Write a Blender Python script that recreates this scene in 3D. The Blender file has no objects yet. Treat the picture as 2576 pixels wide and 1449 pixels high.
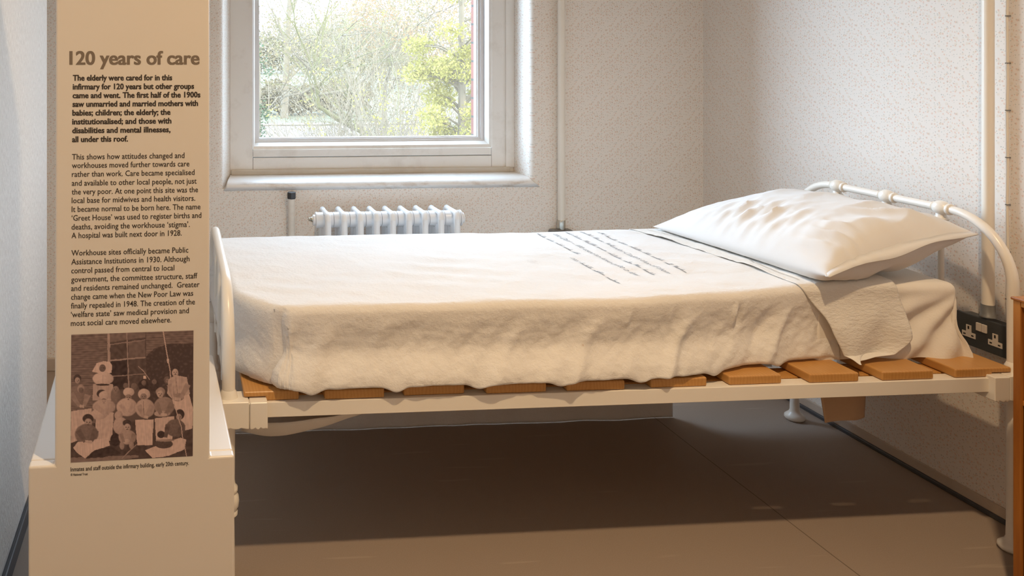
import bpy, bmesh, math, random
from mathutils import Vector, Matrix, noise, Euler
R = math.radians
S = bpy.context.scene
COL = S.collection
random.seed(7)

# ------------------------------------------------------------------ camera, light, exposure
F, CX, CY, HC = 2050.0, 599.0, 120.0, 1.267          # focal length / principal point in pixels, lens height
YAW = math.atan(2050 / 26400)
SN, CS = math.sin(YAW), math.cos(YAW)
cd = bpy.data.cameras.new('camera'); cam = bpy.data.objects.new('camera', cd); COL.objects.link(cam)
cd.sensor_width = 36; cd.lens = 36 * F / 2576
cd.shift_x = (1288 - CX) / 2576; cd.shift_y = -(724.5 - CY) / 2576
cam.location = (0, 0, HC); cam.rotation_euler = (R(90), 0, -YAW)
cd.clip_start = 0.05; cd.clip_end = 2000
S.camera = cam
S.view_settings.view_transform = 'Standard'; S.view_settings.look = 'None'
S.view_settings.gamma = 1; S.view_settings.use_curve_mapping = False
S.view_settings.exposure = 0.0
S.cycles.use_denoising = True
S.cycles.max_bounces = 10; S.cycles.diffuse_bounces = 7
S.cycles.sample_clamp_indirect = 6

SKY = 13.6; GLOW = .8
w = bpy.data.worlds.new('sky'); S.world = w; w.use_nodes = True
nt = w.node_tree; nt.nodes.clear()
bg = nt.nodes.new('ShaderNodeBackground'); wo = nt.nodes.new('ShaderNodeOutputWorld')
tc = nt.nodes.new('ShaderNodeTexCoord'); sp = nt.nodes.new('ShaderNodeSeparateXYZ')
cr = nt.nodes.new('ShaderNodeValToRGB')
cr.color_ramp.elements[0].color = (0.66, 0.82, 1.0, 1); cr.color_ramp.elements[1].color = (0.55, 0.76, 1.0, 1)
nt.links.new(tc.outputs['Generated'], sp.inputs[0]); nt.links.new(sp.outputs['Z'], cr.inputs[0])
# unseen bright lobe added to the sky, left of the window, lighting the right wall
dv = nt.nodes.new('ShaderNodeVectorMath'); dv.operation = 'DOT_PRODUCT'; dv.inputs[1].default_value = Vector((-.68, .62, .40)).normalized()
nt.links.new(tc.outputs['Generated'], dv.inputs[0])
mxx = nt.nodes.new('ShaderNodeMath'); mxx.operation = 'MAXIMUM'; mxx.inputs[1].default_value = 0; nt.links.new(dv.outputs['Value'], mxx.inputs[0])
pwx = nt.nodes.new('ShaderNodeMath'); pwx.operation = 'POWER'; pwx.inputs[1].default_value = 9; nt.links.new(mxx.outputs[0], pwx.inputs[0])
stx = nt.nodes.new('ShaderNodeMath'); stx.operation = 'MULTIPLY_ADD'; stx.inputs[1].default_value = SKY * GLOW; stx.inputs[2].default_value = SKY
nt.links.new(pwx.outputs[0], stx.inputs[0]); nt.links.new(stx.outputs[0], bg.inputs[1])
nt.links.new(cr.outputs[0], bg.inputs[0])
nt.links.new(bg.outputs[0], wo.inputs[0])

def light(name, kind, loc, energy, color, rot=(0, 0, 0), **kw):
    l = bpy.data.lights.new(name, kind); o = bpy.data.objects.new(name, l); COL.objects.link(o)
    o.location = loc; o.rotation_euler = rot; l.energy = energy; l.color = color
    for k, v in kw.items(): setattr(l, k, v)
    return o
light('sunlight', 'SUN', (0, 0, 20), 6.0, (1, 0.93, 0.80), Euler((R(52), 0, R(28))), angle=R(3))
light('ceiling_downlight', 'SPOT', (0.80, 0.50, 3.40), 268, (1, 0.70, 0.40), (0, 0, 0), shadow_soft_size=0.05, spot_size=R(122), spot_blend=.95)
po = light('window_portal', 'AREA', (0.83, 3.60, 1.61), 1, (1, 1, 1), (R(-90), 0, 0), shape='RECTANGLE', size=1.15, size_y=1.80)
po.data.cycles.is_portal = True

# ------------------------------------------------------------------ helpers
def at(x, y, X=None, Y=None, Z=None):
    a = (x - CX) / F; b = (CY - y) / F
    r = (SN + a * CS, CS - a * SN, b)
    t = X / r[0] if X is not None else Y / r[1] if Y is not None else (Z - HC) / r[2]
    return Vector((r[0] * t, r[1] * t, HC + r[2] * t))

def obj(name, bm, mat=None, parent=None, smooth=False, bevel=0, seg=2):
    me = bpy.data.meshes.new(name)
    if isinstance(bm, bmesh.types.BMesh):
        bmesh.ops.recalc_face_normals(bm, faces=bm.faces) if smooth != 'keep' else None
        bm.to_mesh(me); bm.free()
    else:
        me.from_pydata(bm[0], [], bm[1])
    if mat:
        for m in (mat if isinstance(mat, (list, tuple)) else [mat]): me.materials.append(m)
    o = bpy.data.objects.new(name, me); COL.objects.link(o)
    if parent: o.parent = parent
    if smooth:
        for p in me.polygons: p.use_smooth = True
        me.set_sharp_from_angle(angle=R(50 if len(me.polygons) < 4000 else 75))
    if bevel:
        md = o.modifiers.new('bevel', 'BEVEL'); md.width = bevel; md.segments = seg; md.limit_method = 'ANGLE'; md.angle_limit = R(40)
    return o

def tag(o, label=None, cat=None, group=None, kind=None):
    if label: o['label'] = label
    if cat: o['category'] = cat
    if group: o['group'] = group
    if kind: o['kind'] = kind
    return o

def empty(name, loc=(0, 0, 0), rz=0, **kw):
    o = bpy.data.objects.new(name, None); COL.objects.link(o); o.location = loc; o.rotation_euler = (0, 0, rz)
    o.empty_display_size = 0.1
    return tag(o, **kw)

def box(bm, x0, y0, z0, x1, y1, z1):
    v = [bm.verts.new((x, y, z)) for x in (x0, x1) for y in (y0, y1) for z in (z0, z1)]
    for f in ((0, 1, 3, 2), (4, 6, 7, 5), (0, 4, 5, 1), (2, 3, 7, 6), (0, 2, 6, 4), (1, 5, 7, 3)):
        bm.faces.new([v[i] for i in f])
def boxes(*bs):
    bm = bmesh.new()
    for b in bs: box(bm, *b)
    return bm

def prism(bm, pts, lo, hi, axis='Y'):
    """closed polygon pts extruded between lo and hi along axis"""
    def P(p, t):
        return {'Y': (p[0], t, p[1]), 'Z': (p[0], p[1], t), 'X': (t, p[0], p[1])}[axis]
    a = [bm.verts.new(P(p, lo)) for p in pts]; b = [bm.verts.new(P(p, hi)) for p in pts]
    n = len(pts)
    bm.faces.new(a); bm.faces.new(b[::-1])
    for i in range(n): bm.faces.new((a[i], a[(i + 1) % n], b[(i + 1) % n], b[i]))

def tube(bm, pts, rad, n=12, cap=True):
    pts = [Vector(p) for p in pts]
    rings = []; up = None
    for i, p in enumerate(pts):
        d = (pts[min(i + 1, len(pts) - 1)] - pts[max(i - 1, 0)]).normalized()
        if up is None:
            up = Vector((0, 0, 1)) if abs(d.z) < .9 else Vector((1, 0, 0))
        s = d.cross(up).normalized(); up = s.cross(d).normalized()
        r = rad[i] if isinstance(rad, (list, tuple)) else rad
        rings.append([bm.verts.new(p + (s * math.cos(t) + up * math.sin(t)) * r) for t in [2 * math.pi * k / n for k in range(n)]])
    for a, b in zip(rings, rings[1:]):
        for k in range(n): bm.faces.new((a[k], a[(k + 1) % n], b[(k + 1) % n], b[k]))
    if cap:
        bm.faces.new(rings[0][::-1]); bm.faces.new(rings[-1])

def lathe(bm, prof, c=(0, 0, 0), axis='Z', n=24):
    """prof: list of (radius, height)"""
    c = Vector(c); rings = []
    for r, h in prof:
        ring = []
        for k in range(n):
            t = 2 * math.pi * k / n; a, b = r * math.cos(t), r * math.sin(t)
            v = {'Z': (a, b, h), 'Y': (a, h, b), 'X': (h, a, b)}[axis]
            ring.append(bm.verts.new(c + Vector(v)))
        rings.append(ring)
    for a, b in zip(rings, rings[1:]):
        for k in range(n): bm.faces.new((a[k], a[(k + 1) % n], b[(k + 1) % n], b[k]))
    bm.faces.new(rings[0]); bm.faces.new(rings[-1])

# ------------------------------------------------------------------ materials
class N:
    def __init__(s, name, rough=0.6, base=(0.8, 0.8, 0.8), spec=0.5, metal=0):
        s.m = bpy.data.materials.new(name); s.m.use_nodes = True
        s.t = s.m.node_tree; s.b = s.t.nodes['Principled BSDF']
        s.b.inputs['Roughness'].default_value = rough; s.b.inputs['Base Color'].default_value = (*base, 1)
        s.b.inputs['Specular IOR Level'].default_value = spec; s.b.inputs['Metallic'].default_value = metal
    def new(s, t, **kw):
        n = s.t.nodes.new(t)
        for k, v in kw.items():
            if k in n.inputs.keys(): n.inputs[k].default_value = v
            else: setattr(n, k, v)
        return n
    def link(s, a, b): s.t.links.new(a, b)
    def coord(s): return s.new('ShaderNodeTexCoord').outputs['Object']
    def mapping(s, vec, scale=(1, 1, 1), loc=(0, 0, 0), rot=(0, 0, 0)):
        m = s.new('ShaderNodeMapping'); m.inputs['Scale'].default_value = scale; m.inputs['Location'].default_value = loc
        m.inputs['Rotation'].default_value = rot; s.link(vec, m.inputs[0]); return m.outputs[0]
    def noise(s, vec, scale, detail=3, rough=.5):
        n = s.new('ShaderNodeTexNoise', Scale=scale, Detail=detail, Roughness=rough); s.link(vec, n.inputs['Vector']); return n.outputs['Fac']
    def ramp(s, fac, stops):
        r = s.new('ShaderNodeValToRGB'); e = r.color_ramp.elements
        while len(e) < len(stops): e.new(0.5)
        for i, (p, c) in enumerate(stops):
            e[i].position = p; e[i].color = (*c, 1) if isinstance(c, tuple) else (c, c, c, 1)
        s.link(fac, r.inputs[0]); return r.outputs[0]
    def math(s, op, a, b=None):
        m = s.new('ShaderNodeMath', operation=op)
        for i, v in enumerate((a, b)):
            if v is None: continue
            if isinstance(v, (int, float)): m.inputs[i].default_value = v
            else: s.link(v, m.inputs[i])
        return m.outputs[0]
    def mix(s, fac, a, b, mode='MIX'):
        m = s.new('ShaderNodeMix', data_type='RGBA', blend_type=mode)
        for i, v in ((0, fac), (6, a), (7, b)):
            if isinstance(v, tuple): m.inputs[i].default_value = (*v, 1)
            elif isinstance(v, (int, float)): m.inputs[i].default_value = v
            else: s.link(v, m.inputs[i])
        return m.outputs[2]
    def color(s, c): s.link(c, s.b.inputs['Base Color']); return s
    def bump(s, h, strength=.3, dist=.002):
        b = s.new('ShaderNodeBump', Strength=strength, Distance=dist); s.link(h, b.inputs['Height']); s.link(b.outputs[0], s.b.inputs['Normal']); return s

def plain(name, base, rough=.5, var=.06, scale=12, bump=0, bscale=200, spec=.5, metal=0):
    n = N(name, rough, base, spec, metal); c = n.coord()
    f = n.noise(c, scale, 4)
    n.color(n.mix(f, tuple(v * (1 - var) for v in base), tuple(min(1, v * (1 + var)) for v in base)))
    if bump: n.bump(n.noise(c, bscale, 3), bump, .001)
    return n.m

def wallpaper(name, axis, base=(.88, .84, .785)):
    """small sprig wallpaper: orange buds and grey-green leaves in a half-drop repeat"""
    n = N(name, .7, base, .25)
    sep = n.new('ShaderNodeSeparateXYZ'); n.link(n.coord(), sep.inputs[0])
    u = n.math('ADD', sep.outputs['X'], sep.outputs['Y']) if axis == 'X' else sep.outputs['Y']; v = sep.outputs['Z']
    u = n.math('ADD', u, 10.0); v = n.math('ADD', v, 10.0)
    PW, PH = .085, .13
    col = n.math('FLOOR', n.math('DIVIDE', u, PW))
    uu = n.math('SUBTRACT', u, n.math('MULTIPLY', col, PW))
    vs = n.math('ADD', v, n.math('MULTIPLY', col, PH / 2))
    vv = n.math('MODULO', vs, PH)
    cb = n.new('ShaderNodeCombineXYZ'); n.link(uu, cb.inputs[0]); n.link(vv, cb.inputs[1])
    P = cb.outputs[0]
    wob = n.new('ShaderNodeTexNoise', Scale=160.0, Detail=2.0); n.link(P, wob.inputs['Vector'])
    ad = n.new('ShaderNodeVectorMath', operation='MULTIPLY_ADD'); n.link(wob.outputs['Color'], ad.inputs[0])
    ad.inputs[1].default_value = (.006, .006, 0); n.link(P, ad.inputs[2])
    P2 = ad.outputs[0]
    def spots(scale, size, soft, keep, off):
        vo = n.new('ShaderNodeTexVoronoi', Scale=scale, Randomness=.9, voronoi_dimensions='2D')
        n.link(n.mapping(P2, loc=off), vo.inputs['Vector'])
        m = n.new('ShaderNodeMapRange'); n.link(vo.outputs['Distance'], m.inputs[0])
        m.inputs[1].default_value = size; m.inputs[2].default_value = size + soft; m.inputs[3].default_value = 1; m.inputs[4].default_value = 0
        s2 = n.new('ShaderNodeSeparateColor'); n.link(vo.outputs['Color'], s2.inputs[0])
        k = n.math('LESS_THAN', s2.outputs[0], keep)
        return n.math('MULTIPLY', m.outputs[0], k), s2.outputs[1]
    a, ca = spots(80, .13, .14, .60, (0, 0, 0))
    g, cg = spots(108, .09, .10, .62, (.013, .027, 0))
    y, cy = spots(60, .16, .16, .45, (.03, .011, 0))
    c = n.mix(n.math('MULTIPLY', a, .46), base, n.mix(ca, (.62, .33, .20), (.72, .42, .30)))
    c = n.mix(n.math('MULTIPLY', y, .26), c, (.66, .53, .36))
    c = n.mix(n.math('MULTIPLY', g, .52), c, n.mix(cg, (.24, .28, .26), (.42, .43, .38)))
    n.color(c); n.bump(n.noise(n.coord(), 350, 2), .12, .001)
    return n.m

M = {}
M['paper_x'] = wallpaper('sprig_wallpaper_back', 'X')
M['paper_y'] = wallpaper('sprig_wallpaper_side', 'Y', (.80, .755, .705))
# blown vinyl paper on the near left wall
n = N('blown_wallpaper', .8, (.8, .78, .75), .2); c = n.coord()
f = n.noise(n.mapping(c, (1, 1, .35)), 160, 4, .6)
n.color(n.mix(n.ramp(f, [(.35, 0.), (.7, 1.)]), (.72, .69, .65), (.87, .845, .805))); n.bump(f, .8, .004); M['blown'] = n.m
# painted joinery
def paint(name, base, dirt, rough=.35):
    n = N(name, rough, base, .5); c = n.coord()
    f = n.ramp(n.noise(c, 9, 6, .65), [(.52, 0.), (.75, 1.)])
    col = n.mix(n.math('MULTIPLY', f, .35), base, dirt); n.color(col)
    n.bump(n.noise(c, 60, 3), .08, .001); return n.m
M['window'] = paint('white_window_paint', (.86, .845, .81), (.52, .46, .38))
M['grubby'] = paint('grubby_window_paint', (.62, .57, .49), (.42, .33, .23))
M['sash'] = paint('white_sash_paint', (.84, .85, .86), (.7, .7, .68))
n = N('sill_gloss_paint', .35, (.84, .835, .82)); c = n.coord()
f = n.ramp(n.noise(n.mapping(c, (1, 1, 3)), 14, 7, .7), [(.50, 0.), (.72, 1.)])
sep = n.new('ShaderNodeSeparateXYZ'); n.link(c, sep.inputs[0])
lo = n.new('ShaderNodeMapRange'); n.link(sep.outputs[2], lo.inputs[0])
lo.inputs[1].default_value = .735; lo.inputs[2].default_value = .715; lo.inputs[3].default_value = 0.02; lo.inputs[4].default_value = .75
n.color(n.mix(n.math('MULTIPLY', f, lo.outputs[0]), (.84, .835, .82), (.50, .40, .30))); M['sill'] = n.m
# floor lino with welded seams and scuffs
n = N('speckled_lino', .62, (.3, .26, .22), .25); c = n.coord()
f = n.noise(c, 420, 3, .7); f2 = n.noise(c, 3, 4)
col = n.mix(f, (.26, .205, .165), (.43, .355, .30)); col = n.mix(n.math('MULTIPLY', f2, .35), col, (.30, .24, .20))
sep = n.new('ShaderNodeSeparateXYZ'); n.link(c, sep.inputs[0])
wv = n.math('MULTIPLY', n.math('SUBTRACT', n.noise(c, 4, 2), .5), .006)
d1 = n.math('ABSOLUTE', n.math('SUBTRACT', n.math('ADD', sep.outputs[0], wv), 1.6375))
seam = n.math('LESS_THAN', d1, .0016)
sc = n.ramp(n.noise(n.mapping(c, (3, 40, 1), rot=(0, 0, .1)), 1.1, 2, .3), [(.70, 0.), (.74, 1.)])
col = n.mix(n.math('MULTIPLY', sc, .18), col, (.6, .5, .42))
col = n.mix(n.math('MULTIPLY', seam, .7), col, (.09, .065, .05))
n.color(col); n.bump(f, .1, .0005); M['floor'] = n.m
M['ceiling'] = plain('ceiling_paint', (.82, .80, .76), .8)
M['cove'] = plain('dark_lino_edge', (.07, .072, .08), .4)
M['skirt'] = paint('worn_skirting_paint', (.55, .46, .38), (.28, .20, .15), .6)
M['enamel'] = plain('cream_enamel', (.84, .81, .75), .28, .03, 6, .05, 60)
M['pipe'] = plain('cream_pipe_paint', (.86, .82, .74), .3, .03, 6)
M['pipe2'] = plain('speckled_pipe_paint', (.82, .785, .72), .4, .12, 60)
M['radiator'] = plain('white_radiator_enamel', (.87, .88, .89), .25, .02, 5)
M['black'] = plain('dark_cap_paint', (.045, .045, .05), .35, .1)
M['grey_metal'] = plain('galvanised_grey', (.22, .23, .24), .45, .15, 30, metal=.3)
M['dark_metal'] = plain('dark_socket_metal', (.045, .05, .055), .38, .12, 40)
M['nickel'] = plain('nickel', (.6, .57, .5), .25, .1, metal=1)
M['socket'] = plain('ivory_socket_plastic', (.66, .60, .54), .4, .04)
M['slot'] = plain('dark_slot', (.02, .018, .015), .6)
def cloth(name, base, bump=.3, scale=90, aniso=(1, 1, 1), spots=False, rough=.9, dist=.004):
    n = N(name, rough, base, .1); c = n.coord()
    f = n.noise(n.mapping(c, aniso), scale, 4, .65); g = n.noise(c, 7, 3)
    col = n.mix(g, tuple(v * .95 for v in base), tuple(min(1, v * 1.03) for v in base))
    if spots:
        for (x, y, z, r, k, cc) in spots:
            d = n.new('ShaderNodeVectorMath', operation='DISTANCE')
            wob = n.new('ShaderNodeTexNoise', Scale=170.0, Detail=3.0); n.link(c, wob.inputs['Vector'])
            ad = n.new('ShaderNodeVectorMath', operation='MULTIPLY_ADD'); n.link(wob.outputs['Color'], ad.inputs[0])
            ad.inputs[1].default_value = (r * 2.4,) * 3; n.link(c, ad.inputs[2])
            n.link(ad.outputs[0], d.inputs[0]); d.inputs[1].default_value = (x + r * 1.2, y + r * 1.2, z + r * 1.2)
            mr = n.new('ShaderNodeMapRange'); n.link(d.outputs['Value'], mr.inputs[0])
            mr.inputs[1].default_value = r * .5; mr.inputs[2].default_value = r; mr.inputs[3].default_value = k; mr.inputs[4].default_value = 0
            col = n.mix(mr.outputs[0], col, cc)
    n.color(col); n.bump(f, bump, dist)
    n.b.inputs['Sheen Weight'].default_value = .15; n.b.inputs['Sheen Roughness'].default_value = .5
    return n.m
def sp(x, y, r, k=.8, c=(.12, .08, .05), Y=1.885):
    p = at(x, y, Y=Y); return (p.x, p.y, p.z, r, k, c)
M['sheet'] = cloth('washed_cotton_sheet', (.78, .765, .745), .55, 75, (1, 1, 1), [
    sp(1248, 934, .009), sp(1215, 925, .008, .3, (.35, .28, .2)), sp(1043, 845, .005), sp(690, 782, .005, .8, (.12, .13, .17), 1.90),
    sp(724, 828, .004, .7), sp(1754, 883, .006, .8), sp(1465, 868, .004, .5, (.5, .25, .1)),
    (1.01, 2.24, .657, .022, .22, (.45, .42, .38)), (.83, 2.06, .657, .018, .15, (.45, .44, .42))], dist=.005)
M['linen'] = cloth('crinkled_linen', (.77, .75, .71), .7, 60, (1, 1, 2.2), dist=.005)
M['under'] = cloth('plain_undersheet', (.81, .78, .73), .2, 200)
M['pillow'] = cloth('smooth_pillow_cotton', (.74, .735, .73), .12, 300, dist=.001)
M['droop'] = cloth('cream_dust_cloth', (.74, .72, .69), .3, 80)
M['ticket'] = cloth('brown_paper', (.52, .37, .25), .2, 60)
M['ink'] = plain('blue_black_ink', (.10, .12, .15), .8)
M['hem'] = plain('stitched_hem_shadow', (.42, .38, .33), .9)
# pine slats: grain runs along Y
n = N('varnished_pine', .38, (.5, .26, .09), .5); c = n.coord()
info = n.new('ShaderNodeObjectInfo')
off = n.new('ShaderNodeVectorMath', operation='MULTIPLY_ADD'); n.link(info.outputs['Location'], off.inputs[0]); off.inputs[1].default_value = (3.7, 2.1, 1.3); n.link(c, off.inputs[2])
wv = n.new('ShaderNodeTexWave', Scale=38.0, Distortion=9.0, Detail=3.0, bands_direction='X')
wv.inputs['Detail Scale'].default_value = .6; n.link(n.mapping(off.outputs[0], (1, .07, .8)), wv.inputs['Vector'])
f = n.noise(n.mapping(off.outputs[0], (1, .03, 1)), 160, 4, .6); big = n.noise(off.outputs[0], 9, 2)
col = n.mix(n.ramp(wv.outputs['Fac'], [(.2, 0.), (.85, 1.)]), (.58, .31, .10), (.52, .26, .075))
col = n.mix(n.math('MULTIPLY', f, .55), col, (.38, .17, .045)); col = n.mix(n.math('MULTIPLY', big, .3), col, (.66, .37, .12))
n.color(col); n.bump(f, .06, .0004); M['pine'] = n.m
n = N('polished_oak', .28, (.35, .13, .03), .5); c = n.coord()
wv = n.new('ShaderNodeTexWave', Scale=30.0, Distortion=4.0, Detail=4.0, bands_direction='X'); n.link(n.mapping(c, (1, 1, .12)), wv.inputs['Vector'])
n.color(n.mix(wv.outputs['Fac'], (.30, .10, .018), (.46, .18, .035))); M['oak'] = n.m
n = N('dark_red_veneer', .35, (.1, .03, .015), .5); c = n.coord()
n.color(n.mix(n.noise(n.mapping(c, (1, 1, .1)), 60, 4), (.05, .014, .008), (.13, .035, .016))); M['veneer'] = n.m
M['board'] = plain('satin_white_board', (.72, .685, .645), .30, .015, 3)
M['print'] = plain('black_print', (.035, .028, .025), .5)
M['print2'] = plain('grey_heading_print', (.19, .155, .125), .5)
M['brick'] = None
n = N('red_brick', .8, (.35, .12, .08), .2); c = n.coord()
br = n.new('ShaderNodeTexBrick', Scale=1.0); br.inputs['Brick Width'].default_value = .225; br.inputs['Row Height'].default_value = .086; br.inputs['Mortar Size'].default_value = .005
br.inputs['Color1'].default_value = (.15, .048, .038, 1); br.inputs['Color2'].default_value = (.20, .065, .05, 1); br.inputs['Mortar'].default_value = (.04, .04, .04, 1)
sep = n.new('ShaderNodeSeparateXYZ'); n.link(c, sep.inputs[0]); cb = n.new('ShaderNodeCombineXYZ')
n.link(n.math('ADD', sep.outputs[0], sep.outputs[1]), cb.inputs[0]); n.link(sep.outputs[2], cb.inputs[1]); n.link(cb.outputs[0], br.inputs['Vector'])
n.color(br.outputs[0]); M['brick'] = n.m
# clear pane: mostly see-through with a faint mirror
m = bpy.data.materials.new('window_glass'); m.use_nodes = True; t = m.node_tree; t.nodes.clear()
tr = t.nodes.new('ShaderNodeBsdfTransparent'); tr.inputs[0].default_value = (.97, .98, .98, 1); gl = t.nodes.new('ShaderNodeBsdfGlossy'); gl.inputs['Roughness'].default_value = .02
lw = t.nodes.new('ShaderNodeLayerWeight'); pw = t.nodes.new('ShaderNodeMath'); pw.operation = 'POWER'; pw.inputs[1].default_value = 4
fr = t.nodes.new('ShaderNodeMath'); fr.operation = 'MULTIPLY_ADD'; fr.inputs[1].default_value = .85; fr.inputs[2].default_value = .03; t.links.new(lw.outputs['Facing'], pw.inputs[0]); t.links.new(pw.outputs[0], fr.inputs[0]); mx = t.nodes.new('ShaderNodeMixShader'); out = t.nodes.new('ShaderNodeOutputMaterial')
t.links.new(fr.outputs[0], mx.inputs[0]); t.links.new(tr.outputs[0], mx.inputs[1]); t.links.new(gl.outputs[0], mx.inputs[2]); veil = t.nodes.new('ShaderNodeBsdfTranslucent'); veil.inputs[0].default_value = (.95, .80, .62, 1); m2 = t.nodes.new('ShaderNodeMixShader'); m2.inputs[0].default_value = .024
t.links.new(mx.outputs[0], m2.inputs[1]); t.links.new(veil.outputs[0], m2.inputs[2]); t.links.new(m2.outputs[0], out.inputs[0]); M['glass'] = m   # warm translucent veil added to haze the view outside

# ------------------------------------------------------------------ room shell
XR, YB, ZC, YF, XL, XW = 2.205, 3.25, 3.6, -2.3, -0.40, -0.62
ZS, ZT = .735, 2.50                                    # sill height, head of the opening
YFR = 3.40                                             # face of the window frame
tag(obj('floor', boxes((XW - .3, YF - .1, -.12, XR + .1, YB + .35, 0)), M['floor']), kind='structure')
tag(obj('ceiling', boxes((XW - .3, YF - .1, ZC, XR + .1, YB + .45, ZC + .15)), M['ceiling']), kind='structure')
tag(obj('wall_right', boxes((XR, YF - .1, 0, XR + .12, YB + .35, ZC)), M['paper_y']), kind='structure')
tag(obj('wall_front', boxes((XW - .3, YF - .12, 0, XR + .12, YF, ZC)), M['paper_x']), kind='structure')
# back wall with plastered, round-edged window reveal
def arc(cx, cy, r, a0, a1, n=8): return [(cx + r * math.cos(R(a0 + (a1 - a0) * i / n)), cy + r * math.sin(R(a0 + (a1 - a0) * i / n))) for i in range(n + 1)]
rj = arc(1.487, YB + .027, .027, -90, -180) + [(1.452, YFR - .002), (1.452, YFR + .06)]
lj = arc(.168, YB + .027, .027, -90, 0) + [(.229, YFR - .002), (.229, YFR + .06)]
bm = bmesh.new()
def strip(bm, pts, z0, z1):
    a = [bm.verts.new((x, y, z0)) for x, y in pts]; b = [bm.verts.new((x, y, z1)) for x, y in pts]
    for i in range(len(pts) - 1): bm.faces.new((a[i], a[i + 1], b[i + 1], b[i]))
back = YB + .22
strip(bm, [(XR + .1, back), (XR + .1, YB)] + rj + [(1.452, back), (XR + .1, back)], 0, ZC)
strip(bm, [(XW - .3, back), (XW - .3, YB)] + lj + [(.229, back), (XW - .3, back)], 0, ZC)
for z0, z1 in ((0, .70), (ZT, ZC)): box(bm, .168, YB, z0, 1.487, back, z1)
tag(obj('wall_back', bm, M['paper_x'], smooth=False), kind='structure')
bm = boxes((XW - .3, 3.48, -.4, .25, 3.72, ZC), (1.383, 3.48, -.4, XR + .4, 3.72, ZC), (.25, 3.48, -.4, 1.383, 3.72, .72), (.25, 3.48, ZT - .05, 1.383, 3.72, ZC))
tag(obj('wall_outside', bm, M['brick']), kind='structure')
# left wall: a projecting breast near the camera, the recess beyond it
bm = boxes((XW - .3, YF, 0, XL, 2.60, ZC), (XW - .3, 2.60, 0, XW, YB + .2, ZC))
tag(obj('wall_left', bm, M['blown'], bevel=.006), kind='structure')
tag(obj('baseboard_left', boxes((XL, YF, .0, XL + .012, 2.603, .045)), M['cove'], bevel=.003), kind='structure')
# right wall: low painted skirting and the turned-up dark edge of the lino
tag(obj('baseboard_right', boxes((XR - .006, YF, .012, XR, YB, .040)), M['skirt'], bevel=.002), kind='structure')
tag(obj('trim_1', boxes((XR - .012, YF, 0, XR, YB, .013)), M['cove'], bevel=.003), kind='structure')
tag(obj('baseboard_back', boxes((XW, YB - .012, 0, XR, YB, .05)), M['skirt'], bevel=.003), kind='structure')

# window
win = empty('window_1', (0, 0, 0), kind='structure')
def wx(x, Y): return at(x, 200, Y=Y).x
def wz(y, Y, x=900): return at(x, y, Y=Y).z
x0, x1 = .229, 1.452
xa, xb = wx(636, YFR), wx(1237, YFR); zb = wz(373.5, YFR)
bm = boxes((x0, YFR, ZS, xa, YFR + .07, ZT), (xb, YFR, ZS, x1, YFR + .07, ZT), (xa, YFR + .01, ZS, xb, YFR + .07, ZS + .04), (xa, YFR, ZT - .07, xb, YFR + .07, ZT))
obj('frame', bm, M['window'], win, bevel=.003)
zc = wz(394, YFR)
obj('bottom_rail', boxes((xa + .001, YFR + .001, ZS + .02, xb - .001, YFR + .06, zc - .0015)), M['window'], win, bevel=.0025)
obj('bottom_rail', boxes((xa + .001, YFR + .003, zc + .0015, xb - .001, YFR + .06, zb)), M['window'], win, bevel=.0025)
obj('edge_strip', boxes((x0 + .006, YFR - .012, ZS, x1 - .02, YFR + .01, wz(424, YFR - .012))), M['grubby'], win, bevel=.002)
obj('corner_strip', boxes((wx(1273, YFR - .008), YFR - .008, ZS + .02, x1, YFR + .01, ZT)), M['window'], win, bevel=.002)
# sloping bead round the inside edge (mitred)
YS = YFR + .03
xc, xd = wx(641, YS), wx(1219, YS); zd = wz(357, YS)
bm = bmesh.new()
o_ = [(xa, zb), (xb, zb), (xb, ZT - .07), (xa, ZT - .07)]; i_ = [(xc, zd), (xd, zd), (xd, ZT - .09), (xc, ZT - .09)]
vo = [bm.verts.new((x, YFR + .001, z)) for x, z in o_]
vm = [bm.verts.new(((a[0] + b[0]) / 2, YFR + .006, (a[1] + b[1]) / 2)) for a, b in zip(o_, i_)]
vi = [bm.verts.new((x, YS, z)) for x, z in i_]; vk = [bm.verts.new((x, YS + .02, z)) for x, z in i_]
for A, B in ((vo, vm), (vm, vi), (vi, vk)):
    for k in range(4): bm.faces.new((A[k], A[(k + 1) % 4], B[(k + 1) % 4], B[k]))
obj('bead', bm, M['window'], win)
# sash with stepped inner edge
sash = obj('sash', boxes(), M['sash'], win)
bm = bmesh.new()
def ring(bm, xl, xr, zl, zt, wl, wr, wb, wt, ya, yb):
    for b in ((xl, ya, zl, xl + wl, yb, zt), (xr - wr, ya, zl, xr, yb, zt), (xl + wl, ya, zl, xr - wr, yb, zl + wb), (xl + wl, ya, zt - wt, xr - wr, yb, zt)): box(bm, *b)
g0, g1 = wx(651.5, YS + .035), wx(1195, YS + .035); gz = wz(344, YS + .035)
ring(bm, xc - .005, xd - .003, zd + .002 - .005, ZT - .08, .012, .011, .010, .03, YS + .008, YS + .05)
ring(bm, xc + .004, xd - .012, zd + .004, ZT - .09, g0 - xc - .006, xd - .012 - g1 - .004, gz - zd - .008, .03, YS + .016, YS + .05)
ring(bm, xc + .006, xd - .014, zd + .006, ZT - .09, g0 - xc - .006, xd - .014 - g1, gz - zd - .006, .03, YS + .024, YS + .05)
bm.to_mesh(sash.data); bm.free()
obj('pane', boxes((g0 - .004, YS + .033, gz - .004, g1 + .004, YS + .037, ZT - .1)), M['glass'], win)
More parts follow.
